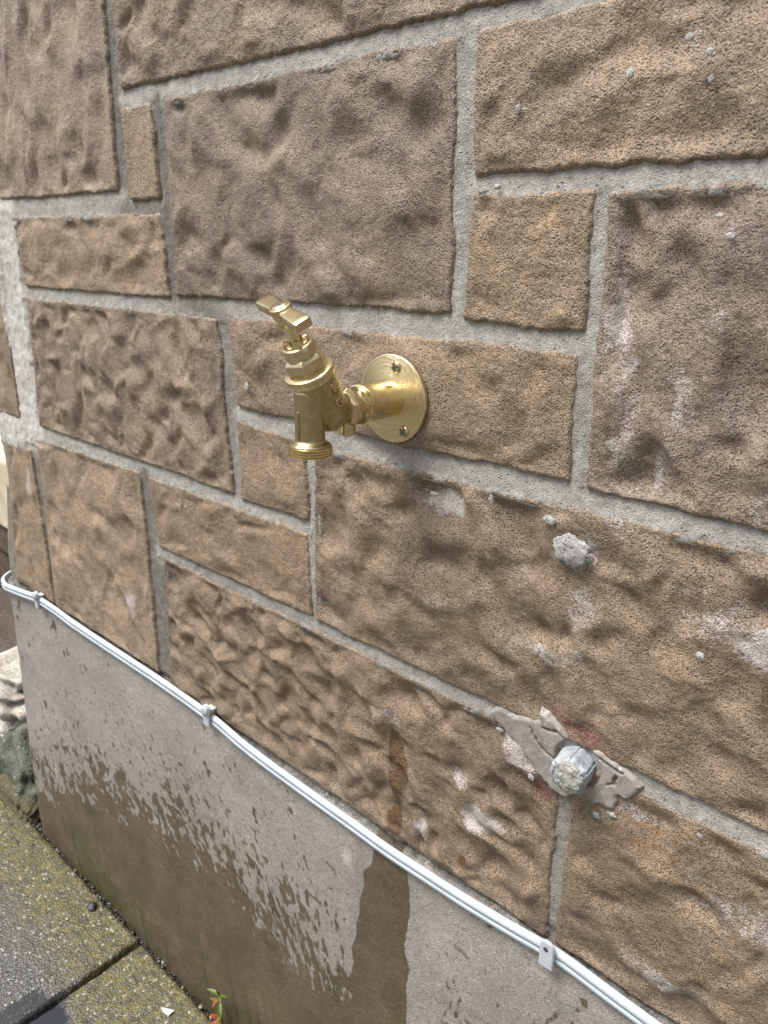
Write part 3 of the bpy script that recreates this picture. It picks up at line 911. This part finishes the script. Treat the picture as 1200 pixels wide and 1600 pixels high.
# tube, sealing ring, hexagon
bm = bmesh.new()
lathe(bm, (0, -7.4, 0), OUT, [(0, 12.6), (.8, 12.1), (1.6, 12.0), (32.0, 12.0), (32.4, 11.6)], 96)
bm_obj("inlet_tube", bm, M_BRASS_PIPE, tap, sharp=35)
bm = bmesh.new()
lathe(bm, (0, -38.8, 0), OUT, [(0, 12.2), (.3, 13.1), (1.1, 13.3), (1.4, 12.6), (1.5, 12.2), (1.7, 12.8), (2.6, 13.2), (3.0, 12.4), (3.1, 11.8), (6.6, 11.8)], 96)
bm_obj("sealing_ring", bm, M_BRASS_BRIGHT, tap, sharp=60)
bm = bmesh.new()
HEXR = 13.6
b2 = bmesh.new()
lathe(b2, (0, -44.4, 0), OUT, [(0, 12.2), (1.2, HEXR), (8.8, HEXR), (12.0, 11.5)], 6, phase=math.radians(18))
bmesh.ops.recalc_face_normals(b2, faces=b2.faces[:])
bmesh.ops.bevel(b2, geom=b2.edges[:], offset=.16 * MM, segments=2, affect='EDGES')
bm_obj("inlet_hexagon", b2, M_BRASS, tap, sharp=50)
bm.free()


# cast body: inclined barrel, spout and inlet throat fused and smoothed
def fused(name, mat, shapes, parent, voxel=.45, smooth=8):
    bm = bmesh.new()
    for s_ in shapes:
        lathe(bm, *s_)
    bmesh.ops.recalc_face_normals(bm, faces=bm.faces[:])
    me = bpy.data.meshes.new("tmp")
    bm.to_mesh(me)
    bm.free()
    o = bpy.data.objects.new("tmp", me)
    C.objects.link(o)
    md = o.modifiers.new("r", 'REMESH')
    md.mode = 'VOXEL'
    md.voxel_size = voxel * MM
    sm = o.modifiers.new("s", 'SMOOTH')
    sm.factor = .5
    sm.iterations = smooth
    dg = bpy.context.evaluated_depsgraph_get()
    dg.update()
    me2 = bpy.data.meshes.new_from_object(o.evaluated_get(dg))
    bpy.data.objects.remove(o)
    me2.polygons.foreach_set('use_smooth', np.ones(len(me2.polygons), bool))
    return link_mesh(name, me2, mat, parent)


SP = Vector((0, -83.3, 0))             # spout axis
body = fused("tap_body", M_BRASS_CAST, [
    (D0 - AX * 40, AX, [(0, 4.5), (1.5, 8.0), (4, 10.8), (8, 12.6), (12, 13.1), (14.2, 13.1), (14.5, 13.6), (25.6, 13.6), (25.9, 14.0), (38.6, 14.0)], 72),
    (SP + Vector((0, 0, 14)), Vector((0, 0, -1)), [(0, 9.4), (29.4, 9.2), (30.4, 9.9), (31.4, 11.6), (32.2, 13.0), (33.4, 13.0), (33.5, 11)], 64),
    (Vector((0, -44, 0)), OUT, [(0, 9.8), (6, 9.8), (22, 10.0), (30, 6)], 64),
    (Vector((0, -54, 1)), Vector((0, -.87, .10)), [(0, 9.5), (12, 10), (22, 8.8), (30, 6.5)], 48),
], tap, voxel=.42, smooth=6)

# moulded seam rib down the spout and letters on the barrel
bm = bmesh.new()
box(bm, (-.7, -93.2, -15.0), (.7, -91.6, 3.0), .4)
bm_obj("mould_seam", bm, M_BRASS_CAST, body)


def letter(ch, s_along, ang, rad, size=6.2, twist=0.0):
    cu = bpy.data.curves.new("tmp", 'FONT')
    cu.body = ch
    cu.size = size * MM
    cu.extrude = 1.0 * MM
    cu.bevel_depth = .18 * MM
    cu.bevel_resolution = 2
    cu.align_x = 'CENTER'
    cu.align_y = 'CENTER'
    cu.offset = .00012
    o = bpy.data.objects.new("tmp", cu)
    C.objects.link(o)
    dg = bpy.context.evaluated_depsgraph_get()
    dg.update()
    me = bpy.data.meshes.new_from_object(o.evaluated_get(dg))
    bpy.data.objects.remove(o)
    Xv = Vector((1, 0, 0))
    Yv = AX.cross(Xv)
    n = Xv * math.cos(ang) + Yv * math.sin(ang)
    right = AX.cross(n).normalized()
    p = (D0 + AX * s_along + n * rad) * MM
    up = AX
    r2 = right * math.cos(twist) + up * math.sin(twist)
    u2 = up * math.cos(twist) - right * math.sin(twist)
    mt = Matrix(((r2.x, u2.x, n.x, p.x), (r2.y, u2.y, n.y, p.y), (r2.z, u2.z, n.z, p.z), (0, 0, 0, 1)))
    me.transform(mt)
    return link_mesh("letter", me, M_BRASS, body)


letter("K", -9.6, math.radians(8), 14.0, 8.8)
letter("G", -20.0, math.radians(3), 13.6, 8.2, math.radians(-14))

# thread at the outlet with its bore
bm = bmesh.new()
prof = [(0, 11.4)]
z_ = 0.0
for j in range(4):
    prof += [(z_ + .3, 12.7), (z_ + .7, 13.9), (z_ + 1.15, 13.9), (z_ + 1.55, 12.7)]
    z_ += 1.65
prof += [(z_ + .3, 11.6), (z_ + .5, 11.0), (z_ + .5, 8.6), (z_ - 10, 8.2)]
lathe(bm, SP + Vector((0, 0, -18.6)), Vector((0, 0, -1)), prof, 96)
bm_obj("outlet_thread", bm, M_BRASS_BRIGHT, tap, sharp=60)

# drain plug
bm = bmesh.new()
lathe(bm, (0, -51.5, -8.2), (0, 0, -1), [(0, 5.6), (8.4, 5.6), (8.8, 5.2)], 40)
lathe(bm, (0, -51.5, -16.9), (0, 0, -1), [(0, 3.6), (1.2, 3.6), (1.4, 3.2)], 32)
bm_obj("drain_plug", bm, M_BRASS, tap)

# bonnet: disc in two layers, hexagon, collar with castellated gland, stem
bm = bmesh.new()
lathe(bm, D0 - AX * 3.1, AX, [(0, 13.6), (.3, 14.7), (2.6, 14.9), (2.9, 14.4)], 96)
bm_obj("bonnet_ring", bm, M_BRASS_BRIGHT, tap, sharp=45)
bm = bmesh.new()
lathe(bm, D0 - AX * .15, AX, [(0, 15.2), (.3, 15.9), (2.9, 15.9), (3.2, 15.6), (3.3, 11.0)], 96)
bm_obj("bonnet_disc", bm, M_BRASS, tap, sharp=45)
b2 = bmesh.new()
lathe(b2, D0 + AX * 3.0, AX, [(0, 12.8), (8.6, 12.8), (10.6, 10.7)], 6, phase=math.radians(71))
bmesh.ops.recalc_face_normals(b2, faces=b2.faces[:])
bmesh.ops.bevel(b2, geom=b2.edges[:], offset=.18 * MM, segments=2, affect='EDGES')
bm_obj("bonnet_hexagon", b2, M_BRASS, tap, sharp=40)
bm = bmesh.new()
lathe(bm, D0 + AX * 12.0, AX, [(0, 10.4), (.5, 10.4), (.8, 10.1), (8.2, 9.8), (8.8, 9.3), (9.0, 8.4), (7.6, 7.6), (7.4, 4.6)], 72)
bm_obj("bonnet_collar", bm, M_BRASS, tap, sharp=40)
gland = []
bm = bmesh.new()
a_, u_, v_ = frame_of(AX)
gp = D0 + AX * 20.0
lathe(bm, gp, AX, [(0, 7.6), (1.5, 7.6), (1.9, 7.2), (2.0, 5.0)], 48)
for j in range(4):
    t0 = math.radians(20 + 90 * j)
    ring = []
    n_ = 8
    lo_i, lo_o, hi_i, hi_o = [], [], [], []
    for q_ in range(n_ + 1):
        t_ = t0 + math.radians(66) * q_ / n_
        dr = u_ * math.cos(t_) + v_ * math.sin(t_)
        lo_i.append(bm.verts.new((gp + AX * 1.5 + dr * 5.2) * MM))
        lo_o.append(bm.verts.new((gp + AX * 1.5 + dr * 7.6) * MM))
        bulge = 2.2 * math.sin(math.pi * q_ / n_) ** .4 + .8
        hi_i.append(bm.verts.new((gp + AX * (1.5 + bulge) + dr * 5.4) * MM))
        hi_o.append(bm.verts.new((gp + AX * (1.5 + bulge) + dr * 7.2) * MM))
    for q_ in range(n_):
        for A_, B_ in ((lo_o, hi_o), (hi_o, hi_i), (hi_i, lo_i), (lo_i, lo_o)):
            bm.faces.new((A_[q_], A_[q_ + 1], B_[q_ + 1], B_[q_]))
    for q_ in (0, n_):
        bm.faces.new((lo_i[q_], lo_o[q_], hi_o[q_], hi_i[q_]))
bm_obj("gland_nut", bm, M_BRASS_BRIGHT, tap, sharp=50)
bm = bmesh.new()
lathe(bm, D0 + AX * 16, AX, [(0, 4.1), (19.5, 4.1), (20.0, 3.9)], 40)
bm_obj("stem", bm, M_BRASS_BRIGHT, tap, sharp=50)

# T handle
HB = D0 + AX * 41.7                    # middle of the bar
BD = Vector((55.4, -16.6, -9.2)).normalized()
BD = (BD - AX * BD.dot(AX)).normalized()
BN = AX.cross(BD)
handle = None
bm = bmesh.new()
lathe(bm, HB - AX * 8.0, AX, [(0, 4.9), (.4, 5.3), (4, 5.7), (6, 6.2), (10.7, 6.6), (11.7, 6.6), (12.1, 6.2), (12.2, 5.2), (11.7, 4.9)], 64)
handle = bm_obj("handle_hub", bm, M_BRASS, tap, sharp=45)
bm = bmesh.new()
lathe(bm, HB + AX * 3.0, AX, [(0, 4.9), (1.0, 4.9), (1.8, 4.0), (2.1, 2.0)], 40)
sc_ = bm_obj("handle_screw", bm, M_BRASS, handle, sharp=45)
bm = bmesh.new()
for j in range(2):
    dr = BD if j else BN
    pr_ = BN if j else BD
    vs = []
    for (p_, q_) in ((-2.4, -.4), (2.4, -.4), (2.4, .4), (-2.4, .4)):
        for h_ in (4.2, 5.22 + .01 * j):
            vs.append(bm.verts.new((HB + AX * h_ + dr * p_ + pr_ * q_) * MM))
    for f_ in ((0, 2, 4, 6), (1, 3, 5, 7), (0, 1, 3, 2), (2, 3, 5, 4), (4, 5, 7, 6), (6, 7, 1, 0)):
        bm.faces.new([vs[i] for i in f_])
bm_obj("recess", bm, M_NAIL, handle, smooth=False)
for sgn in (-1, 1):
    bm = bmesh.new()
    secs = []
    for (s_, w_, t_) in ((3.5, 4.3, 3.6), (9, 4.6, 3.3), (16, 5.0, 3.2), (24, 5.3, 3.1), (27.4, 5.3, 3.0), (28.4, 4.8, 2.5)):
        ring = []
        for q_ in range(24):
            t0 = 2 * math.pi * q_ / 24
            cx_, cy_ = math.cos(t0), math.sin(t0)
            e_ = .34
            cx_ = math.copysign(abs(cx_) ** e_, cx_)
            cy_ = math.copysign(abs(cy_) ** e_, cy_)
            ring.append(bm.verts.new((HB + BD * (sgn * s_) + BN * (w_ * cx_) + AX * (t_ * cy_ - .4)) * MM))
        secs.append(ring)
    for A_, B_ in zip(secs[:-1], secs[1:]):
        for q_ in range(24):
            bm.faces.new((A_[q_], A_[(q_ + 1) % 24], B_[(q_ + 1) % 24], B_[q_]))
    bm.faces.new(secs[0])
    bm.faces.new(secs[-1])
    bm_obj("handle_wing", bm, M_BRASS, tap, sharp=38)

# ------------------------------------------------------------------ bolt
bolt = empty("hex_bolt", (BX * MM, -0.004, BZ * MM))
tag(bolt, "corroded galvanised hexagon bolt head set in cracked filler at the joint", "bolt")
BA = Vector((.10, -1, .02)).normalized()
b2 = bmesh.new()
HR = 13.2
lathe(b2, (BX, 3, BZ), BA, [(0, HR), (19.0, HR), (21.0, HR * .90), (21.4, HR * .84)], 6, phase=math.radians(24))
bmesh.ops.recalc_face_normals(b2, faces=b2.faces[:])
bmesh.ops.bevel(b2, geom=b2.edges[:], offset=1.6 * MM, segments=3, affect='EDGES')
bmesh.ops.subdivide_edges(b2, edges=b2.edges[:], cuts=5, use_grid_fill=True)
for v in b2.verts:
    n = .7 * pn(np.array([v.co.x * 130]), np.array([v.co.z * 130 + v.co.y * 90]), 801)[0] + .4 * pn(np.array([v.co.x * 420]), np.array([v.co.z * 420 + v.co.y * 300]), 802)[0]
    ctr = Vector((BX, -8, BZ)) * MM
    v.co += (v.co - ctr).normalized() * n * MM * .9
bm_obj("bolt_head", b2, M_ZINC, bolt, sharp=60)
# crust of old mortar on the head
bm = bmesh.new()
bmesh.ops.create_icosphere(bm, subdivisions=5, radius=1)
co = np.array([v.co for v in bm.verts])
n = 1 + .08 * pn(co[:, 0] * 2.2, co[:, 2] * 2.2, 811) + .05 * pn(co[:, 0] * 6, co[:, 2] * 6, 812) + .04 * pn(co[:, 0] * 13, co[:, 2] * 13, 813)
fc = Vector((BX, 3, BZ)) + BA * 20.6
for v, c, q_ in zip(bm.verts, co, n):
    v.co = Vector((fc.x + c[0] * 11.2 * q_, fc.y + c[1] * 2.6 * (q_ + .5 * (q_ - 1) * 6), fc.z + c[2] * 11.2 * q_)) * MM
crust = bm_obj("mortar_crust", bm, M_MORTAR, bolt, sharp=180)
at = crust.data.attributes.new('tint', 'FLOAT_COLOR', 'POINT')
col = np.ones((len(n), 4), np.float32)
col[:, :3] = np.array((.36, .36, .33)) * (1 + .9 * (n - 1))[:, None]
at.data.foreach_set('color', col.ravel())

# ------------------------------------------------------------------ cable
path = [(-690, 60), (-752, 55), (-768, 30), (-771, 12), (-764, -1), (-748, -8)]
pts = [(-782, 120, -368), (-784, 60, -368), (-786, 26, -370), (-786, 10, -373), (-778, -3, -376), (-757, -9.0, -376.5), (-735, -9.6, -374), (-700, -9.6, -369), (-665, -9.0, -364), (-641, -9.0, -361.5)]
for x in range(-600, 1100, 40):
    z = np.interp(x, [-641, -560, -400, -290, -250, -185, -100, 0, 100, 155, 224, 1100], [-361.5, -364, -367, -367, -367, -376, -381, -383.5, -380, -374.5, -380, -402]) + 1.2 * math.sin(x * .013) * .6
    pts.append((x, -7.2 - .8 * math.sin(x * .021), z))
section = [(-3.2, 7.4), (-.8, 7.9), (1.6, 7.3), (3.0, 5.8), (3.3, 3.4), (3.0, 1.0), (1.9, .3), (1.9, -.6), (3.1, -1.3), (3.4, -4.0), (2.6, -6.8), (.2, -7.8), (-3.2, -7.4)]
# smooth the path
P = [Vector(p) for p in pts]
fine_p = []
for i in range(len(P) - 1):
    p0, p1, p2, p3 = P[max(0, i - 1)], P[i], P[i + 1], P[min(len(P) - 1, i + 2)]
    for q_ in range(6):
        t = q_ / 6
        fine_p.append(.5 * ((2 * p1) + (p2 - p0) * t + (2 * p0 - 5 * p1 + 4 * p2 - p3) * t * t + (3 * p1 - p0 - 3 * p2 + p3) * t ** 3))
fine_p.append(P[-1])
bm = bmesh.new()
rings = []
for i, p in enumerate(fine_p):
    tg = (fine_p[min(i + 1, len(fine_p) - 1)] - fine_p[max(i - 1, 0)]).normalized()
    up = (Vector((0, 0, 1)) - tg * tg.z).normalized()
    outn = tg.cross(up).normalized()
    rings.append([bm.verts.new((p + outn * (a_ * .75 - .6) + up * b_ * .74) * MM) for a_, b_ in section])
m_ = len(section)
for A_, B_ in zip(rings[:-1], rings[1:]):
    for q_ in range(m_):
        bm.faces.new((A_[q_], A_[(q_ + 1) % m_], B_[(q_ + 1) % m_], B_[q_]))
bm.faces.new(rings[0])
bm.faces.new(rings[-1])
tag(bm_obj("cable", bm, M_PVC, sharp=60), "white twin flat cable clipped along the top of the plinth", "cable")


def clip(x, z, label, tab_up, s=1.0, flat=True):
    t = empty("cable_clip", (x * MM, -0.009, z * MM))
    tag(t, label, "cable clip", "white clips holding the cable")
    bm = bmesh.new()
    w = 6.0 * s
    # outline of the plate: square foot, round head
    out = [(-w, -9.5), (w, -9.5)]
    r = w
    zc = tab_up
    for q_ in range(13):
        a_ = math.pi * q_ / 12
        out.append((r * math.cos(a_), zc + r * math.sin(a_)))
    fr = [bm.verts.new(((x + u) * MM, -12.9 * MM, (z + v) * MM)) for u, v in out]
    bk = [bm.verts.new(((x + u) * MM, -10.7 * MM, (z + v) * MM)) for u, v in out]
    bm.faces.new(fr)
    bm.faces.new(list(reversed(bk)))
    for q_ in range(len(out)):
        bm.faces.new((fr[q_], bk[q_], bk[(q_ + 1) % len(out)], fr[(q_ + 1) % len(out)]))
    bmesh.ops.recalc_face_normals(bm, faces=bm.faces[:])
    bmesh.ops.bevel(bm, geom=[e for e in bm.edges if all(abs(v.co.y + .0129) < 1e-6 for v in e.verts)], offset=.6 * MM, segments=2, affect='EDGES')
    # lips that hook round the cable, above and below
    box(bm, (x - w + .3, -11.2, z - 9.6), (x + w - .3, -2.0, z - 7.9), .4)
    if not flat:
        box(bm, (x - w + .3, -11.2, z + 7.9), (x + w - .3, -2.0, z + 9.6), .4)
    bm_obj("saddle", bm, M_CLIP, t, sharp=40)
    bm = bmesh.new()
    if flat:
        lathe(bm, (x - .6, -12.2, z + tab_up - 1.2), OUT, [(0, 1.9), (.9, 1.9), (1.1, 1.5)], 20)
        bm_obj("nail", bm, M_NAIL, t)
    else:
        lathe(bm, (x + .5, -10.0, z + tab_up + 2), OUT, [(0, 5.6), (4.5, 5.6), (5.6, 4.4), (5.8, 2)], 28)
        bm_obj("nail_boss", bm, M_CLIP, t)
        bm = bmesh.new()
        lathe(bm, (x - 3.6, -12.4, z + 2.5), OUT, [(0, 1.5), (.7, 1.5), (.8, 1.2)], 16)
        bm_obj("nail", bm, M_NAIL, t)
    return t


clip(-642, -362.5, "white cable clip beside the wall corner, where the cable bends", 8.0, .85, False)
clip(-250, -365, "white cable clip below the joint left of the long lower block", 8.0, .85, False)
clip(155, -373.5, "white cable clip with dark nail head below the bolt", 8.0, .92, True)

# ------------------------------------------------------------------ small things at the foot of the wall
rs = np.random.RandomState(7)


def pebble_bm(bm, x, y, z, r, rs_, flat=.7, sub=1):
    b2 = bmesh.new()
    bmesh.ops.create_icosphere(b2, subdivisions=sub, radius=1)
    sx, sy = .75 + .5 * rs_.rand(), .75 + .5 * rs_.rand()
    an = rs_.rand() * 6.28
    ca, sa = math.cos(an), math.sin(an)
    vs = {}
    for v in b2.verts:
        q_ = 1 + .35 * (rs_.rand() - .5)
        px_, py_, pz_ = v.co.x * r * sx * q_, v.co.y * r * sy * q_, v.co.z * r * flat * q_
        vs[v] = bm.verts.new(((x + px_ * ca - py_ * sa) * MM, (y + px_ * sa + py_ * ca) * MM, (z + pz_) * MM))
    for f_ in b2.faces:
        bm.faces.new([vs[v] for v in f_.verts])
    b2.free()


k = NT("gap_grit")
pos = k.n('ShaderNodeNewGeometry')
rnd = pos.outputs['Random Per Island']
ramp = k.n('ShaderNodeValToRGB', ins={0: rnd})
ramp.color_ramp.interpolation = 'CONSTANT'
els = ramp.color_ramp.elements
els[0].position = 0
els[0].color = (.012, .012, .013, 1)
els[1].position = .6
els[1].color = (.03, .028, .022, 1)
for p_, c_ in ((.84, (.06, .05, .026)), (.94, (.16, .14, .09)), (.98, (.35, .31, .25))):
    e_ = els.new(p_)
    e_.color = (*c_, 1)
k.set(Base_Color=ramp.outputs[0], Roughness=.4)
bm = bmesh.new()
for i in range(900):
    x = -800 + 1000 * rs.rand()
    y = -13 - 13 * rs.rand()
    r_ = 1.0 + 2.6 * rs.rand() ** 3
    pebble_bm(bm, x, y, GZ - 11 + 6 * rs.rand(), r_, rs)
tag(bm_obj("gravel", bm, k.m, smooth=False), kind='stuff')
bm = bmesh.new()
box(bm, (-1100, -40, GZ - 44), (900, 12, GZ - 11))
tag(bm_obj("joint_soil", bm, M_DARK, smooth=False), kind='structure')

bm = bmesh.new()
pebble_bm(bm, 0, 0, 0, 6.5, np.random.RandomState(3), .6, 2)
for v in bm.verts:
    v.co += Vector((-537, -40, GZ + 3.5)) * MM
tag(bm_obj("pebble", bm, M_PEBBLE_BLACK, sharp=50), "small black pebble lying on the mossy slab near the wall", "pebble")
bm = bmesh.new()
vs = [bm.verts.new(Vector(p_) * MM) for p_ in ((-330, -58, GZ + 1), (-312, -50, GZ + 4), (-313, -58, GZ + 1.5), (-322, -60, GZ + 2),
                                               (-330, -58, GZ + 2), (-312, -50, GZ + 5), (-313, -58, GZ + 2.5), (-322, -60, GZ + 3))]
for f_ in ((0, 1, 2, 3), (7, 6, 5, 4), (0, 4, 5, 1), (1, 5, 6, 2), (2, 6, 7, 3), (3, 7, 4, 0)):
    bm.faces.new([vs[i] for i in f_])
tag(bm_obj("plastic_scrap", bm, M_WHITE_BIT, smooth=False), "white pointed scrap lying on the wet mossy slab", "litter")

# the little weed in the gap
weed = empty("weed", (-.245, -.024, GZ * MM))
tag(weed, "small weed with green tip and red lower leaves in the gap under the plinth", "plant")
bm = bmesh.new()
spine = [Vector((-245, -25, GZ - 8)), Vector((-245, -26, GZ + 16)), Vector((-243, -28, GZ + 38)), Vector((-244, -28, GZ + 57)), Vector((-243, -29, GZ + 70))]
rings = []
for i, p in enumerate(spine):
    r_ = 1.5 - .2 * i
    rings.append([bm.verts.new((p + Vector((math.cos(t) * r_, math.sin(t) * r_, 0))) * MM) for t in np.linspace(0, 2 * math.pi, 9)[:-1]])
for A_, B_ in zip(rings[:-1], rings[1:]):
    for q_ in range(8):
        bm.faces.new((A_[q_], A_[(q_ + 1) % 8], B_[(q_ + 1) % 8], B_[q_]))
bm.faces.new(rings[0])
bm.faces.new(rings[-1])
bm_obj("stem", bm, M_STEM, weed)


def leaf(base, direction, length, width, droop, mat):
    bm = bmesh.new()
    d = Vector(direction).normalized()
    side = d.cross(Vector((0, 0, 1))).normalized()
    nrm = side.cross(d)
    rows = []
    n = 7
    for i in range(n + 1):
        t = i / n
        p = Vector(base) + d * (length * t) + Vector((0, 0, -droop * t * t))
        w = width * math.sin(math.pi * min(1, t * .93 + .05)) ** .8 * (1 - .3 * t)
        rows.append([bm.verts.new((p + side * w * s_ + nrm * (abs(s_) * w * .45 - th_ * .25)) * MM) for th_ in (0, 1) for s_ in (-1, 0, 1)])
    for A_, B_ in zip(rows[:-1], rows[1:]):
        for a_, b_ in ((0, 1), (1, 2), (4, 3), (5, 4), (3, 0), (2, 5)):
            bm.faces.new((A_[a_], A_[b_], B_[b_], B_[a_]))
    bm_obj("leaf", bm, mat, weed, sharp=100)


top_ = (-243, -29, GZ + 69)
leaf(top_, (-.9, -.3, .25), 17, 2.6, 3, M_LEAF_G)
leaf(top_, (.75, -.4, .5), 18, 2.6, 3, M_LEAF_G)
leaf(top_, (.25, -.3, .95), 15, 2.2, 1, M_LEAF_G)
leaf(top_, (.9, .0, .45), 18, 2.0, -2, M_LEAF_G)
leaf((-243, -28, GZ + 58), (.7, -.5, -.35), 15, 2.6, 5, M_LEAF_G)
leaf((-244, -28, GZ + 54), (-.95, -.2, .0), 16, 2.8, 2, M_STEM)
leaf((-244, -28, GZ + 62), (-.15, -.5, -.3), 11, 2.4, 3, M_LEAF_R)
leaf((-244, -27, GZ + 22), (-.7, -.4, .65), 20, 4.2, 4, M_LEAF_R)
leaf((-245, -26, GZ + 14), (-.95, -.3, .1), 17, 4.0, 4, M_LEAF_R)
leaf((-244, -27, GZ + 18), (.85, -.35, .35), 25, 4.0, 2, M_LEAF_G)
leaf((-245, -26, GZ + 5), (.7, -.7, -.1), 18, 4.6, 3, M_LEAF_R)
leaf((-243, -28, GZ + 35), (.3, -.9, .2), 10, 2.2, 2, M_LEAF_G)


# ------------------------------------------------------------------ beyond the corner
def rock(name, c, size, seed, tone, label, cat, sub=5, mat=M_ROCK, layer=0.0, rot=0.0):
    bm = bmesh.new()
    bmesh.ops.create_icosphere(bm, subdivisions=sub, radius=1)
    co = np.array([v.co for v in bm.verts])
    sq = np.sign(co) * np.abs(co) ** .6
    n = .86 + .22 * pn(co[:, 0] * 1.4 + co[:, 1], co[:, 2] * 1.4 + co[:, 1] * .6, seed) + .10 * pn(co[:, 0] * 4 + co[:, 1] * 3, co[:, 2] * 4 - co[:, 1] * 2, seed + 1)
    n += layer * .12 * np.sin(co[:, 2] * 16 + 3 * pn(co[:, 0] * 2, co[:, 1] * 2, seed + 2))
    ca, sa = math.cos(rot), math.sin(rot)
    for v, c_, q_ in zip(bm.verts, sq, n):
        x_, y_, z_ = c_[0] * size[0] * q_, c_[1] * size[1] * q_, c_[2] * size[2] * q_
        v.co = Vector((c[0] + x_ * ca - z_ * sa, c[1] + y_, c[2] + x_ * sa + z_ * ca)) * MM
    o = bm_obj(name, bm, mat, sharp=180, origin=(c[0] * MM, c[1] * MM, (c[2] - size[2]) * MM))
    at = o.data.attributes.new('tint', 'FLOAT_COLOR', 'POINT')
    col = np.ones((len(n), 4), np.float32)
    col[:, :3] = np.array(tone) * (1 + 1.2 * (n - .86))[:, None]
    at.data.foreach_set('color', np.clip(col, 0, 1).ravel())
    tag(o, label, cat)
    return o


rock("rock", (-1010, 95, -700), (110, 90, 62), 31, (.42, .39, .34), "pale layered rock standing past the wall corner, above the mossy rock", "rock", layer=1.0)
rock("rock", (-880, 40, -775), (85, 60, 66), 33, (.10, .11, .085), "dark greenish rock leaning beside the foot of the plinth corner", "rock", rot=-.5)
rock("rock", (-850, -8, -812), (90, 34, 34), 35, (.075, .068, .035), "low mossy rock lying at the edge of the wet slab", "rock")

gw = empty("garden_wall", (-1.25, .3, GZ * MM))
tag(gw, "low wall with pale coping over dark boards, seen past the left corner", "wall")
for (x0, x1, y0, y1, z0, z1, mt, nm, bv) in ((-1900, -960, 100, 420, -385, -250, M_COPING, "coping", 8), (-1900, -970, 108, 400, -445, -388, M_TIMBER, "board", 6),
                                             (-1900, -975, 116, 400, -540, -449, M_TIMBER, "board", 6), (-1900, -985, 122, 400, -815, -544, M_ROCK, "wall_base", 10)):
    bm = bmesh.new()
    box(bm, (x0, y0, z0), (x1, y1, z1), bv)
    bmesh.ops.subdivide_edges(bm, edges=[e for e in bm.edges if e.calc_length() > .06], cuts=24, use_grid_fill=True)
    for v in bm.verts:
        n = pn(np.array([v.co.x * 9]), np.array([v.co.z * 14 + v.co.y * 8]), 41)[0]
        v.co.y -= .006 * n
        v.co.z += .004 * n
    o = bm_obj(nm, bm, mt, gw, sharp=60)
    if mt is M_ROCK:
        at = o.data.attributes.new('tint', 'FLOAT_COLOR', 'POINT')
        at.data.foreach_set('color', np.tile(np.array((.16, .125, .095, 1), np.float32), len(o.data.vertices)))
